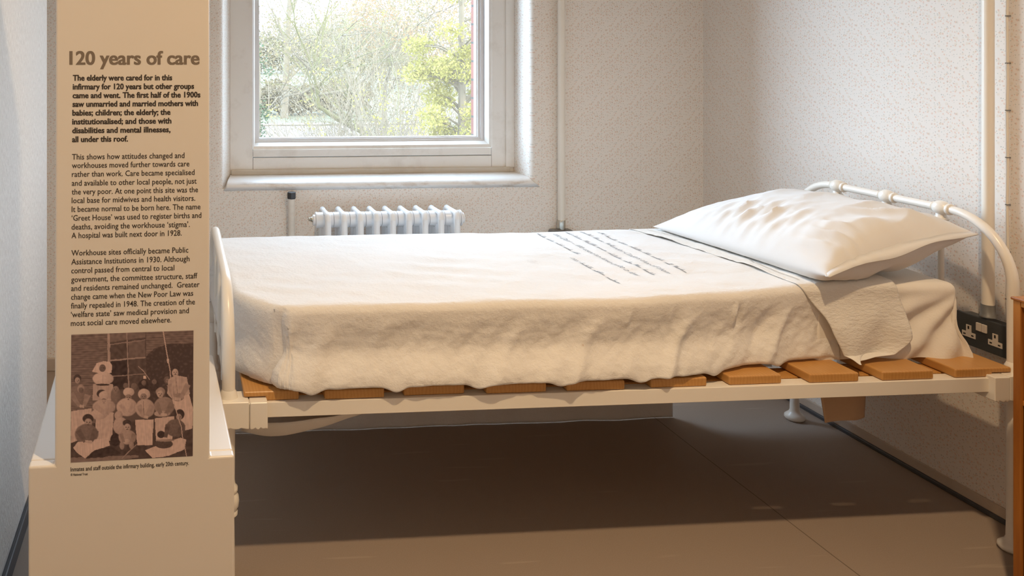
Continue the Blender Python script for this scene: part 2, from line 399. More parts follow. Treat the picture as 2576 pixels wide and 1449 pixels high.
# sill with rolled nose and mitred ends
bm = bmesh.new()
xs0, xs1 = .229, 1.452
prof = [(YFR + .06, ZS, 0, 0), (YFR - .02, ZS, 0, 0), (YB + .05, ZS - .001, -.012, .004), (YB + .015, ZS - .004, -.018, .008), (YB - .004, ZS - .012, -.020, .010),
        (YB - .012, ZS - .022, -.024, .02), (YB - .012, ZS - .028, -.027, .03), (YB - .002, ZS - .040, -.036, .046), (YB + .004, ZS - .041, -.036, .046), (YFR + .06, ZS - .041, 0, 0)]
rows = []
for (y, z, dl, dr) in prof:
    k = 40; row = []
    for i in range(k + 1):
        u = i / k; x = (xs0 + dl) * (1 - u) + (xs1 + dr) * u
        row.append(bm.verts.new((x, y, z + .0015 * noise.noise(Vector((x * 5, y * 9, 3))))))
    rows.append(row)
for a, b in zip(rows, rows[1:]):
    for i in range(k): bm.faces.new((a[i], a[i + 1], b[i + 1], b[i]))
bm.faces.new([r[0] for r in rows]); bm.faces.new([r[-1] for r in rows][::-1])
obj('window_sill', bm, M['sill'], win, smooth=True)

# ------------------------------------------------------------------ bed
YN, YFAR, XF, XH = 1.896, 2.622, .125, 2.106
bed = empty('bed', (XF, YN, 0), label='cream enamelled iron hospital bed with curved tube ends and pine slats', cat='bed')
def bpart(name, bm, mat='enamel', **kw):
    o = obj(name, bm, M[mat], None, **kw); o.parent = bed; o.matrix_parent_inverse = Matrix.Translation((-XF, -YN, 0)); return o
Z0, Z1 = .4107, .4450
for s, y in ((1, YN - .020), (-1, YFAR + .020)):
    bm = bmesh.new(); prism(bm, [(y, Z0), (y, Z1), (y + s * .036, Z1), (y + s * .036, Z1 - .004), (y + s * .004, Z1 - .004), (y + s * .004, Z0)], .14, 2.09, 'X')
    bpart('side_rail', bm, bevel=.0010)
for x in (XF, XH):
    bpart('end_rail', boxes((x - .002, YN + .01, Z0 - .002, x + .002, YFAR - .01, Z1 - .005), (x - .002, YN + .01, Z0 - .002, x + .026, YFAR - .01, Z0 + .002)), bevel=.001)
# corner castings
def casting(x, y, foot):
    s = 1 if y < 2.2 else -1; d = 1 if foot else -1
    yo = y - s * .034
    def bx(xa, ya, za, xb, yb, zb): return (min(xa, xb), min(ya, yb), za, max(xa, xb), max(ya, yb), zb)
    rnd = random.Random(int(x * 100 + y * 10))
    bm = bmesh.new()
    for (xa, xb, yy, za, zb) in ((x - d * .017, x + d * .045, yo, .393, .4535), (x + d * .047, x + d * .088, yo - s * .002, .392, .4525)):
        k = 10; pts = [(xa, zb), (xb, zb)] + [(xb + (xa - xb) * i / k, za + rnd.uniform(-.0022, .0022)) for i in range(k + 1)]
        prism(bm, pts, yy, y + s * .030)
    box(bm, *bx(x + d * .03, yo + s * .004, .398, x + d * .07, y + s * .02, .449))
    bm2 = bm; bmesh.ops.recalc_face_normals(bm2, faces=bm2.faces)
    bpart('corner_casting', bm2, bevel=.0035, seg=3)
    prof_k = .86 if foot else .80
    bm = bmesh.new(); lathe(bm, [(r_ * prof_k, h_) for r_, h_ in [(.010, .440), (.026, .450), (.0245, .456), (.0225, .460), (.0215, .466), (.0185, .470), (.017, .474), (.015, .476)]], (x, y, 0))
    bpart('post_collar', bm, smooth=True)
for x in (XF, XH):
    for y in (YN, YFAR): casting(x, y, x == XF)
def legbm(x, y, turned):
    bm = bmesh.new()
    if turned:
        p = [(.014, 0), (.022, 0), (.0248, .006), (.024, .014), (.017, .022), (.015, .03), (.014, .17), (.016, .178), (.021, .181), (.0215, .188), (.0185, .192), (.0235, .200), (.0248, .212), (.0235, .224), (.0185, .231), (.0215, .236), (.0215, .244), (.016, .25), (.0145, .26), (.0155, .40)]
    else:
        p = [(.02, 0), (.026, .001), (.031, .008), (.030, .015), (.024, .021), (.018, .026), (.0145, .034), (.0135, .08), (.0135, .40)]
    lathe(bm, p, (x, y, 0)); return bm
for x in (XF, XH):
    for y in (YN, YFAR): bpart('leg', legbm(x, y, x == XF), smooth=True)
# head end: posts bending into a top rail, three spindles with ball joints
def arch(x, ztop, rb, r_post, r_top, z0, n=14):
    pts, rad = [], []
    def q(y, z, r): pts.append((x, y, z)); rad.append(r)
    for i in range(5): q(YN, z0 + (ztop - rb - z0) * i / 5, r_post)
    yb_, zb_ = YN + rb, ztop - rb
    for i in range(n + 1):
        a = math.pi - (math.pi / 2) * i / n
        q(YN + rb + rb * math.cos(a), ztop - rb + rb * math.sin(a), r_post + (r_top - r_post) * i / n)
    for i in range(n, -1, -1):
        a = (math.pi / 2) * i / n
        q(YFAR - rb + rb * math.cos(a), ztop - rb + rb * math.sin(a), r_post + (r_top - r_post) * i / n)
    for i in range(4, -1, -1): q(YFAR, z0 + (ztop - rb - z0) * i / 5, r_post)
    bm = bmesh.new(); tube(bm, pts, rad, 20); return bm
ZH = .826
bpart('head_arch', arch(XH, ZH, .165, .0125, .0108, .45), smooth=True)
ZF = .705
bpart('foot_arch', arch(XF, ZF, .14, .0155, .0125, .45), smooth=True)
for y in (2.090, 2.262, 2.442):
    o = bpart('spindle', (lambda b: (lathe(b, [(.0072, .415), (.0072, .79)], (XH, y, 0), n=14), b)[1])(bmesh.new()), smooth=True)
    bm = bmesh.new()
    lathe(bm, [(a * .88, b * .88) for a, b in [(.011, -.034), (.0165, -.033), (.018, -.029), (.0165, -.025), (.0125, -.023), (.0175, -.018), (.0215, -.008), (.0225, 0), (.0215, .008), (.0175, .016), (.0135, .019), (.0155, .021), (.0155, .024), (.011, .026)]], (XH, y, ZH), 'Y')
    lathe(bm, [(.0075, -.048), (.010, -.046), (.0105, -.042), (.0115, -.040), (.0165, -.034), (.0185, -.029), (.0165, -.026), (.012, -.022), (.012, 0)], (XH, y, ZH))
    bpart('ball_joint', bm, smooth=True)
for y in (2.090, 2.262, 2.442):
    bpart('spindle', (lambda b: (lathe(b, [(.0072, .415), (.0072, ZF)], (XF, y, 0), n=14), b)[1])(bmesh.new()), smooth=True)
# ten pine slats
SL = [(.1594, .289), (.3486, .4909), (.5383, .6855), (.7367, .884), (.9337, 1.0788), (1.1455, 1.288), (1.3451, 1.4808), (1.5499, 1.679), (1.7396, 1.8767), (1.9347, 2.087)]
for i, (a, b) in enumerate(SL):
    rn = random.Random(i); y0 = 1.882 + rn.uniform(-.003, .004); hw = (b - a) / 2; L = .745
    bm = bmesh.new()
    if i in (0, 9):      # end slats are notched round the castings
        xin = (a + .052 if i == 0 else b - .052) - (a + hw); c_, d_ = (-hw, hw) if i == 0 else (hw, -hw)
        prism(bm, [(c_, .0095), (xin, .0095), (xin, 0), (d_, 0), (d_, .022), (c_, .022)], y0 - 1.882, L)
    else:
        box(bm, -hw, 0, 0, hw, L, .022)
    bmesh.ops.recalc_face_normals(bm, faces=bm.faces)
    o = obj('slat', bm, M['pine'], None, bevel=.004, seg=3)
    o.parent = bed; o.matrix_parent_inverse = Matrix.Translation((-XF, -YN, 0))
    o.location = (a + hw, 1.882 if i in (0, 9) else y0, Z1 + .0004); o.rotation_euler = (0, 0, rn.uniform(-.006, .006) if 0 < i < 9 else 0)
for y in (1.922, 2.42):   # tie battens under the slats
    bpart('batten', boxes((.20, y, Z1 - .018, 2.03, y + .06, Z1 - .001)), 'pine', bevel=.002)

# ------------------------------------------------------------------ bedding
def nz(x, y, z, s, sd=0.): return noise.noise(Vector((x * s + sd, y * s, z * s)))
def sstep(a, b, x):
    t = max(0, min(1, (x - a) / (b - a))); return t * t * (3 - 2 * t)
SX0, SX1, SY0, SY1 = .152, 2.036, 1.888, 2.612      # footprint of the bedding
ZTOP = .657; RC = .021
def foot_x(y): return SX0 - .028 * (y - SY0) / (SY1 - SY0) + .10 * max(0, 1 - (y - SY0) / .17) ** 2
def sag(x):
    """how far the bottom roll of the sheet dips between slats"""
    d = 0
    for (a, b), (c, e) in zip(SL, SL[1:]):
        m = (b + c) / 2; d += math.exp(-((x - m) / .022) ** 2)
    return d
def setback(P): return .078 * sstep(1.05, 1.75, P.x) * (1 - sstep(1.95, 2.35, P.y))
def wrap(x, y, off=0., side=None, head=None, rc=RC, lim=None):
    """unrolled cloth point (x,y) -> surface of the mattress block; outside the footprint the cloth turns down"""
    fx = foot_x(max(SY0, min(SY1, y)))
    ix, iy = max(fx + rc, min(SX1 - rc, x)), max(SY0 + rc, min(SY1 - rc, y))
    dx, dy = x - ix, y - iy
    d = max(abs(dx), abs(dy))
    zt = ZTOP + .004 * nz(x, y, 0, 3.1) + .0022 * nz(x, y, 1, 14) + off
    if d <= 1e-9:
        P = Vector((x, y, zt)); P.y += setback(P); return P, 0., Vector((0, 0, 1))
    n2 = Vector((dx, dy, 0)).normalized()
    q = rc * math.pi / 2
    if d < q: o, dn = rc * math.sin(d / rc), rc * (1 - math.cos(d / rc))
    else: o, dn = rc, rc + d - q
    P = Vector((ix, iy, zt)) + n2 * (o + off) - Vector((0, 0, dn)); P.y += setback(P); return P, dn, n2
HS = ZTOP - .4695                                    # height of the block above the slats
def grid(bm, f, us, vs):
    V = [[bm.verts.new(f(u, v)) for v in vs] for u in us]
    for i in range(len(us) - 1):
        for j in range(len(vs) - 1): bm.faces.new((V[i][j], V[i + 1][j], V[i + 1][j + 1], V[i][j + 1]))
    return V
def lin(a, b, n): return [a + (b - a) * i / n for i in range(n + 1)]

DOWN = RC * math.pi / 2 + HS - RC                     # cloth length from edge start to the slats
def fold_side(x, dn, P, nrm, off):
    """folds of the sheet where it hangs down the near side"""
    k = sstep(.02, .07, dn)
    s = x + dn * .55
    h = .0045 * nz(s, dn * .22, 0, 9, 5) + .0035 * nz(s, dn * .5, 2, 22, 9) + .0012 * nz(x, dn, 4, 60)
    for (c, w_, a) in ((.79, .02, .005), (.98, .018, .006), (1.22, .016, .007), (1.46, .02, -.004), (1.52, .015, .006), (.33, .03, .006)):
        h += a * math.exp(-((s - c - .06) / w_) ** 2) * (1 if dn > .03 else 0) * sstep(.03, .1, dn)
    # pinched creases running over the top edge
    for (c, a, ln) in ((1.098, .006, .055), (1.21, .007, .05), (1.395, .012, .075), (.86, .003, .04), (1.60, .004, .04)):
        h += a * math.exp(-((x - c + dn * .12) / .007) ** 2) * max(0, 1 - abs(dn - .02) / ln)
        h -= a * .8 * math.exp(-((x - c - .012 + dn * .12) / .008) ** 2) * max(0, 1 - abs(dn - .03) / ln)
    # billow toward the bottom edge
    h += .016 * sstep(.10, .18, dn) * (1 if nrm.y < -.3 else .3) * (1 - sstep(1.15, 1.6, x)) - .006 * math.exp(-((dn - HS * .55) / .05) ** 2)
    return P + nrm * (h * k * 1.55)
XE = 1.70                                            # right hem of the written sheet
def sheet_pt(u, v):
    P, dn, nrm = wrap(u, v, .004)
    if nrm.z > .5:
        h = .0025 * nz(u, v, 0, 26, 3) * .5 + .003 * nz(u * .6 + v, v, 0, 10, 8)
        return P + Vector((0, 0, h))
    if nrm.y > .3 and dn > HS:                       # the far side hangs almost to the floor
        Q = P + nrm * (.052 + .008 * nz(u, dn * .3, 0, 9)); Q.z = max(Q.z, .0025); return Q
    if dn > HS:                                      # tucked under, with a soft roll and dips between slats
        e = dn - HS; t = min(e / .02, 1)
        base = P + Vector((0, 0, e))
        sg = .0125 * sag(u) if nrm.y < -.3 else 0
        r = .006
        base = fold_side(u, HS, base, nrm, 0)
        return base - nrm * (e * 1.1 + t * .01) + Vector((0, 0, -r * math.sin(min(t, 1) * math.pi) * .6 - sg * (1 - t * .6) + .004))
    Q = fold_side(u, dn, P, nrm, 0) if nrm.y < .3 else P + nrm * .052 * sstep(.06, HS, dn)
    sg = .0125 * sag(u) * sstep(.13, HS, dn) if nrm.y < -.3 else 0
    rise = .010 * sstep(1.25, 1.32, u) * sstep(.1, HS, dn) if nrm.y < -.3 else 0
    rise += (.016 * sstep(.24, .14, u)) * sstep(.1, HS, dn)
    return Q + Vector((0, 0, -sg + rise * .4 + .004 * sstep(.1, HS, dn)))
ext = DOWN + .035
us = lin(SX0 + RC - .03 - ext, SX0 + RC + .03, 60) + lin(SX0 + RC + .035, XE, 300)
vs = lin(SY0 + RC - ext, SY0 + RC, 64) + lin(SY0 + RC + .01, SY1 - RC, 70) + lin(SY1 - RC + .008, SY1 - RC + RC * math.pi / 2 + ZTOP - RC + .004, 60)
bm = bmesh.new(); grid(bm, sheet_pt, us, vs)
sheet = obj('bed_sheet', bm, M['sheet'], None, smooth=True)
tag(sheet, 'white cotton sheet with blue-black handwriting tucked over the mattress', 'sheet')
md = sheet.modifiers.new('thick', 'SOLIDIFY'); md.thickness = .002; md.offset = -1

# mattress in its plain undersheet, bare at the head end
def under_pt(u, v):
    P, dn, nrm = wrap(u, v, -.002)
    if u < 1.64:
        P = P - nrm * .012 if dn else P - Vector((0, 0, .008))
    if nrm.z > .5: return P
    near = nrm.y < -.3
    if near:
        # a fan of creases falling from the top corner down and to the left
        ang = math.atan2(dn + .02, max(.002, 2.10 - u))
        k = sstep(.01, .08, dn) * sstep(1.72, 1.85, u)
        h = .009 * math.sin(ang * 19 + .8) * (.4 + .6 * sstep(.05, .3, 2.1 - u + dn * .5)) + .003 * nz(u, dn, 0, 30)
        P = P + nrm * (h * k + .014 * sstep(.09, HS, dn) * sstep(1.8, 1.95, u))
        P.x += .030 * sstep(.10, HS, dn) * sstep(1.95, 2.06, u)
    if nrm.y > .3:  # unseen far skirt, hung low at the head end to block window light
        return P + nrm * (.046 * sstep(.06, HS, dn) if u > 1.66 else 0) + (Vector((0, 0, dn - HS)) if dn > HS and u < 1.66 else Vector())
    if dn > HS:
        e = dn - HS; P = P + Vector((0, 0, e + .001)) - nrm * (e * 1.1 + .003)
    return P
us = lin(SX0 + RC - ext + .02, SX0 + RC, 20) + lin(.21, 1.60, 60) + lin(1.61, SX1 - RC, 90) + lin(SX1 - RC + .006, SX1 - RC + ext, 30)
bm = bmesh.new(); V = grid(bm, under_pt, us, lin(SY0 + RC - ext, SY0 + RC, 40) + lin(SY0 + RC + .02, SY1 - RC, 26) + lin(SY1 - RC + .01, SY1 - RC + ext + .26, 40))
mt = obj('mattress', bm, M['under'], None, smooth=True)
tag(mt, 'mattress in a plain cream undersheet creased at the head end', 'mattress')
md = mt.modifiers.new('thick', 'SOLIDIFY'); md.thickness = .006; md.offset = -1

# folded-down linen sheet: a band across the bed whose near end hangs over the slats
def band_pt(u, v):
    """u 0..1 across the band, v cloth position from far side to the hanging end"""
    d = max(0., (SY0 + RC) - v)
    tt = max(0, v - 1.92) / .66
    xl = 1.583 - .066 * tt * tt + .003 * nz(0, v, 0, 9) + .072 * sstep(.0, .12, d) + .045 * sstep(.1, .23, d)
    xr = 1.850 + .022 * sstep(0, .12, d) - .16 * sstep(.14, .27, d)
    x = xl + (xr - xl) * u
    P, dn, nrm = wrap(x, v, .0062)
    if nrm.z > .5:
        crest = .005 * math.exp(-((v - 2.06) / .055) ** 2) * math.exp(-(u / .10) ** 2) + .004 * math.exp(-((v - 2.45) / .06) ** 2) * math.exp(-(u / .1) ** 2)
        P.z += crest + .0015 * nz(x, v, 0, 40)
        return P
    k = sstep(.03, .12, dn)
    P += nrm * (k * (.016 + .010 * math.sin(u * 7 + .3) * sstep(.05, .2, dn) + .005 * nz(x, dn, 0, 18)))
    if dn > HS - .012:
        e = dn - HS + .012
        P.z += e * .86; P += nrm * (e * .55 * (1 - .7 * u))
        P.z = max(P.z, .4705)
    return P
Lh = RC * math.pi / 2 + (HS - RC) + .055
us = lin(0, 1, 60)
bm = bmesh.new(); grid(bm, band_pt, us, lin(SY1 + .12, SY0 + RC, 70) + lin(SY0 + RC - .005, SY0 + RC - Lh, 80))
bd = obj('folded_sheet', bm, M['linen'], None, smooth=True)
tag(bd, 'crinkled cream linen sheet folded down below the pillow, one end hanging over the slats', 'sheet')
md = bd.modifiers.new('thick', 'SOLIDIFY'); md.thickness = .0014; md.offset = 1
# stitched hem line on the band, its shadow drawn as a dark ribbon
def ribbon(bm, pts, w, lift=.0008, closed=False):
    up = Vector((0, 0, 1)); L, Rr = [], []
    for i, p in enumerate(pts):
        d = (pts[min(i + 1, len(pts) - 1)] - pts[max(i - 1, 0)]); d.z = 0
        if d.length < 1e-9: d = Vector((0, 1, 0))
        s = d.normalized().cross(up) * w / 2
        L.append(bm.verts.new(p + s + up * lift)); Rr.append(bm.verts.new(p - s + up * lift))
    for i in range(len(pts) - 1): bm.faces.new((L[i], L[i + 1], Rr[i + 1], Rr[i]))
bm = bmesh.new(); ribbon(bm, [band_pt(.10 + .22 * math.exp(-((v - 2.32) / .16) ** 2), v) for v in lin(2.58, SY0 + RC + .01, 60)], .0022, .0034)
obj('hem_stitching_shadow', bm, M['hem'], bd)

# handwriting: legible words in script, the rest as running cursive strokes
def curve_text(body, shear=0., bold=0., res=3, spacing=1.0):
    cu = bpy.data.curves.new('t', 'FONT'); cu.body = body; cu.size = 1; cu.shear = shear; cu.offset = bold; cu.resolution_u = res; cu.space_character = spacing
    cu.fill_mode = 'BOTH'
    o = bpy.data.objects.new('t', cu); COL.objects.link(o); bpy.context.view_layer.update()
    me = o.to_mesh(); vs_ = [v.co.copy() for v in me.vertices]; fs = [tuple(p.vertices) for p in me.polygons]
    o.to_mesh_clear(); bpy.data.objects.remove(o); bpy.data.curves.remove(cu)
    return vs_, fs
hw = None
def new_line():
    global hw
    hw = bmesh.new()
def end_line():
    o = obj('handwriting', hw, M['ink'], sheet); o['label'] = 'slanting line of blue-black handwriting'
def on_sheet(x, y): 
    p = sheet_pt(x, y); return p + Vector((0, 0, .0011))
def write(body, X, ya, yb, h):
    vs_, fs = curve_text(body, .55, -.012)
    x0_, x1_ = min(v.x for v in vs_), max(v.x for v in vs_)
    V = [hw.verts.new(on_sheet(X + v.y * h, ya + (yb - ya) * (v.x - x0_) / (x1_ - x0_))) for v in vs_]
    for f in fs:
        try: hw.faces.new([V[i] for i in f])
        except ValueError: pass
def scrawl(X, ya, yb, h, seed, words=7):
    rn = random.Random(seed); y = ya
    while y > yb:
        wl = rn.uniform(.03, .07); pts = []; n_ = int(wl / .0035)
        amps = [rn.choice((.35, .35, .5, 1.0, .4)) for _ in range(n_ + 2)]
        for i in range(n_ * 6):
            t = i / 6; k = amps[int(t)]
            pts.append(on_sheet(X + h * (.5 * k * (1 - math.cos(t * 2 * math.pi))) + .2 * h * k, y - t * .0035 + .0012 * math.sin(t * 2 * math.pi + 1)))
        if len(pts) > 2: ribbon(hw, pts, .0011, 0)
        y -= wl + rn.uniform(.008, .016)
new_line(); scrawl(1.372, 2.56, 2.08, .014, 1); end_line()
new_line(); scrawl(1.322, 2.58, 2.40, .014, 2); write('under Cinders that off them', 1.320, 2.385, 2.075, .022); end_line()
new_line(); scrawl(1.272, 2.58, 2.09, .014, 3); end_line()
new_line(); write('the Dear \u2013 We used to have quite a few', 1.222, 2.555, 2.065, .024); end_line()
new_line(); scrawl(1.175, 2.575, 2.31, .014, 5); end_line()
new_line(); write('1935,', 1.135, 2.27, 2.23, .020); scrawl(1.135, 2.215, 2.065, .014, 6); end_line()
# hem crease across the sheet
# pillow
A, B, C_, D = Vector((1.622, 1.915, .697)), Vector((2.088, 1.975, .782)), Vector((2.080, 2.585, .772)), Vector((1.575, 2.580, .676))
def pil(u, v, top):
    """u -1 near .. 1 far, v -1 foot side .. 1 head side"""
    a, b = (u + 1) / 2, (v + 1) / 2
    base = (A * (1 - b) + B * b) * (1 - a) + (D * (1 - b) + C_ * b) * a
    near = u < 0
    px = (1 - abs(u) ** (7 if near else 2.4)); py = (1 - abs(v) ** (3.0 if v < 0 else 2.3))
    T = (max(px, 0) ** .6) * (max(py, 0) ** .62)
    # pinch the middle of each side inwards a little
    base += Vector((.016 * (1 - u * u) * -v, .010 * (1 - v * v) * -u, 0))
    wr = 0
    if T > 0:
        k = sstep(0, .35, T)
        def ridge(t): return 1 - abs(math.sin(t)) ** .8
        wr = .005 * nz(u * 1.4, v * 1.1, 0, 2.2, 3)
        g = math.exp(-((v + .58) / .30) ** 2) * math.exp(-((u - .05) / .48) ** 2)          # creases on the foot-side slope
        wr += g * .017 * (ridge(u * 16 + v * 3.0 + .8 * nz(u, v, 0, 1.6)) - .45) + g * .009 * (ridge(u * 27 - v * 5 + .9 * nz(u, v, 2, 2)) - .4)
        g2 = math.exp(-((v + .6) / .28) ** 2) * math.exp(-((u + .78) / .22) ** 2)         # gathers at the near foot-side corner
        wr += g2 * .007 * math.sin(v * 34 + u * 12 + 2 * nz(u, v, 0, 5))
        g3 = math.exp(-((v - .1) / .45) ** 2) * math.exp(-((u + .72) / .20) ** 2)         # deep dents above the open end
        wr += g3 * .020 * (ridge(v * 4.5 + u * 7 + 1.6 * nz(u, v, 3, 2.4)) - .55)
        g4 = math.exp(-((v - .35) / .5) ** 2)                                             # long soft folds running to the head
        wr += g4 * .010 * (ridge(u * 7 - v * 1.2 + .9 * nz(u, v, 5, 2)) - .45)
        wr += .0016 * nz(u, v, 0, 11, 4)
        wr *= k
    if top: return base + Vector((0, 0, (.094 - (.012 * v if v > 0 else 0)) * T + wr))
    z = -.078 * T + .3 * wr + .010 * g2_(u, v) * T
    P = base + Vector((0, 0, z))
    fl = ZTOP + .014
    if P.z < fl: P.z = fl - (fl - P.z) * .02
    return P
def g2_(u, v): return math.sin(v * 9 + 2) * math.exp(-((u + .8) / .2) ** 2)
NP, NQ = 120, 90
def warp(t): return math.sin(t * math.pi / 2) * .75 + t * .25
bm = bmesh.new(); tp, bt = [], []
U = [warp(-1 + 2 * i / NP) for i in range(NP + 1)]; Vv = [warp(-1 + 2 * j / NQ) for j in range(NQ + 1)]
for u in U:
    ra, rb2 = [], []
    for v in Vv:
        edge = abs(u) > .9999 or abs(v) > .9999
        vt = bm.verts.new(pil(u, v, True)); ra.append(vt); rb2.append(vt if edge else bm.verts.new(pil(u, v, False)))
    tp.append(ra); bt.append(rb2)
for i in range(NP):
    for j in range(NQ):
        bm.faces.new((tp[i][j], tp[i + 1][j], tp[i + 1][j + 1], tp[i][j + 1]))
        try: bm.faces.new((bt[i][j], bt[i][j + 1], bt[i + 1][j + 1], bt[i + 1][j]))
        except ValueError: pass
pl = obj('pillow', bm, M['pillow'], None, smooth=True)
tag(pl, 'plump white pillow leaning on the curved iron bedhead', 'pillow')
# open hem of the pillowcase along the near end
def seam_pt(t): 
    v = -1 + 2 * t
    e = pil(-1, v, True)
    return e + Vector((0, -.008 - .014 * math.sin(t * math.pi), .010 * math.sin(t * math.pi) + .007 * math.sin(t * 11) * math.sin(t * math.pi)))
bm = bmesh.new(); a_, b_ = [], []
for i in range(81):
    t = i / 80; v = -1 + 2 * t
    e = pil(-.985, v, True); s_ = seam_pt(t)
    a_.append(bm.verts.new(e)); b_.append(bm.verts.new(s_))
for i in range(80): bm.faces.new((a_[i], a_[i + 1], b_[i + 1], b_[i]))
o = obj('pillowcase_hem', bm, M['pillow'], pl, smooth=True)
md = o.modifiers.new('thick', 'SOLIDIFY'); md.thickness = .003

# cream cloth sagging beneath the slats at the foot end
bm = bmesh.new()
def droop(u, v):
    x = .16 + 1.29 * u; w_ = .106 * (math.exp(-((x - .24) / .24) ** 2) if x > .24 else 1 - .25 * sstep(.24, .13, x))
    w_ = max(w_, .036 * (1 - (x - .5) / .95))
    w_ += .004 * math.sin(x * 17)
    y = 1.93 + .14 * v
    return Vector((x, y, .420 - w_ * math.sin(math.pi * min(1, .15 + v * .85)) - .002 * nz(x, y, 0, 20)))
grid(bm, droop, lin(0, 1, 70), lin(0, 1, 14))
o = obj('dust_cloth', bm, M['droop'], None, smooth=True); o.modifiers.new('thick', 'SOLIDIFY').thickness = .002
tag(o, 'pale cloth sagging below the near bed rail at the foot end', 'cloth')
# loose brown flap hanging beneath the rail near the head end
bm = bmesh.new()
c0, c1, c2, c3 = at(2052, 1000, Y=2.0), at(2178, 990, Y=2.02), at(2175, 1050, Y=2.02), at(2088, 1071, Y=1.99)
c0.z = c1.z = .436
def flap(u, v):
    p = (c0 * (1 - u) + c1 * u) * (1 - v) + (c3 * (1 - u) + c2 * u) * v
    p.y += .012 * abs(u - .72) * v * 2 + .004 * math.sin(u * 5); return p
grid(bm, flap, lin(0, 1, 16), lin(0, 1, 14))
o = obj('fabric_flap', bm, M['ticket'], None, smooth=True); o.modifiers.new('thick', 'SOLIDIFY').thickness = .002
tag(o, 'brown cloth corner hanging under the bed near the head-end leg', 'cloth')

# ------------------------------------------------------------------ pipes, radiator, sockets
p = at(1414, 560, Y=3.215)
t = empty('wall_conduit', (p.x, 3.222, p.z), label='thin cream conduit on the window wall ending in a grey metal box', cat='pipe')
zc2 = at(1414, 554, Y=3.215).z; zb2 = at(1414, 577, Y=3.215).z
def lpart(name, parent, prof, axis='Z', n=20, mat='pipe', c=(0, 0, 0), **kw):
    bm = bmesh.new(); lathe(bm, prof, c, axis, n); return obj(name, bm, M[mat], parent, **kw)
lpart('pipe', t, [(.0145, zc2 - p.z), (.0145, ZC - p.z)], smooth=True)
lpart('coupling', t, [(.0155, zb2 - p.z - .004), (.0165, zb2 - p.z), (.0165, zc2 - p.z - .002), (.0155, zc2 - p.z)], mat='nickel', smooth=True)
o = obj('junction_box', boxes((-.045, -.028, zb2 - p.z - .09, .045, .028, zb2 - p.z - .002)), M['grey_metal'], t, bevel=.010, seg=4)
# capped stub pipe
pc = at(735, 500, Y=3.20); t = empty('capped_pipe', (pc.x, 3.215, 0), label='short speckled cream pipe with a black hexagonal cap beside the radiator', cat='pipe')
lpart('pipe', t, [(.013, 0), (.013, pc.z)], mat='pipe2', smooth=True)
bm = bmesh.new(); lathe(bm, [(.016, pc.z - .003), (.0185, pc.z), (.0185, pc.z + .020), (.0175, pc.z + .024)], n=6)
bmesh.ops.rotate(bm, verts=bm.verts, cent=(0, 0, 0), matrix=Matrix.Rotation(R(15), 3, 'Z')); obj('cap', bm, M['black'], t, bevel=.001)
# cast radiator, nine sections
t = empty('radiator', (.83, 3.12, 0), label='short white nine-section cast radiator beneath the window', cat='radiator')
XS = [.5796 + (1.0807 - .5796) * i / 8 for i in range(9)]
rx = lambda x: x - .83
for i, x in enumerate(XS):
    bm = bmesh.new()
    yf, yb2 = 3.055 - 3.12, 3.185 - 3.12
    zt = .640
    # flattened loop: front column, top arm, back column and middle columns
    for y, r in ((yf, .0125), (yf + .045, .010), (yf + .088, .010), (yb2, .0125)):
        z1_ = zt - .03 if y in (yf, yb2) else zt - .05
        tube(bm, [(rx(x), y, .10), (rx(x), y, z1_), ] , [r, r], 12)
    arm = [(rx(x), yf, zt - .035), (rx(x), yf + .003, zt - .018), (rx(x), yf + .013, zt - .009), (rx(x), yf + .03, zt - .010), (rx(x), yf + .095, zt - .010), (rx(x), yb2 - .010, zt - .010), (rx(x), yb2 - .001, zt - .018), (rx(x), yb2, zt - .035)]
    tube(bm, arm, [.0125, .0125, .0115, .010, .010, .0115, .0125, .0125], 12)
    lathe(bm, [(.0, -.031), (.029, -.031), (.0300, -.029), (.0300, -.012), (.034, -.004), (.034, .004), (.0300, .012), (.0300, .0285), (.029, .0300), (.0, .0300)], (rx(x) - .0, -.0, .600), 'X')
    lathe(bm, [(.0, -.031), (.0300, -.031), (.0300, .0300), (.0, .0300)], (rx(x), 0, .14), 'X')
    o = obj('section', bm, M['radiator'], t, smooth=True)
    if i % 8 == 0:   # feet
        [obj('foot', boxes((rx(x) - .012, q - .012, 0, rx(x) + .012, q + .012, .11)), M['radiator'], t, bevel=.003) for q in (yf, yb2)]
for s, x in ((-1, XS[0] - .031), (1, XS[-1] + .031)):
    bm = bmesh.new(); lathe(bm, [(.031, 0), (.031, s * .006), (.028, s * .008), (.021, s * .009), (.021, s * .016), (.018, s * .018)], (rx(x), 0, .600), 'X')
    o = obj('end_plug', bm, M['radiator'], t, smooth=True)
x = XS[0] - .031
bm = bmesh.new(); lathe(bm, [(.011, -.018), (.011, -.021), (.008, -.022), (.0095, -.026), (.006, -.028), (.0075, -.032), (.003, -.035)], (rx(x), 0, .603), 'X', 12)
obj('bleed_valve', bm, M['nickel'], t, smooth=True)['label'] = 'small nickel valve'
# right wall: riser with collar, thin cable, twin socket
SXW = XR - .045
q0 = at(2468, 300, X=SXW); q1 = at(2503, 300, X=SXW); yc = (q0.y + q1.y) / 2; rad = (q0.y - q1.y) / 2
pc_ = at(2485, 300, X=SXW - 0)
pxc, pyc = XR - .034, 0
rr = .0135
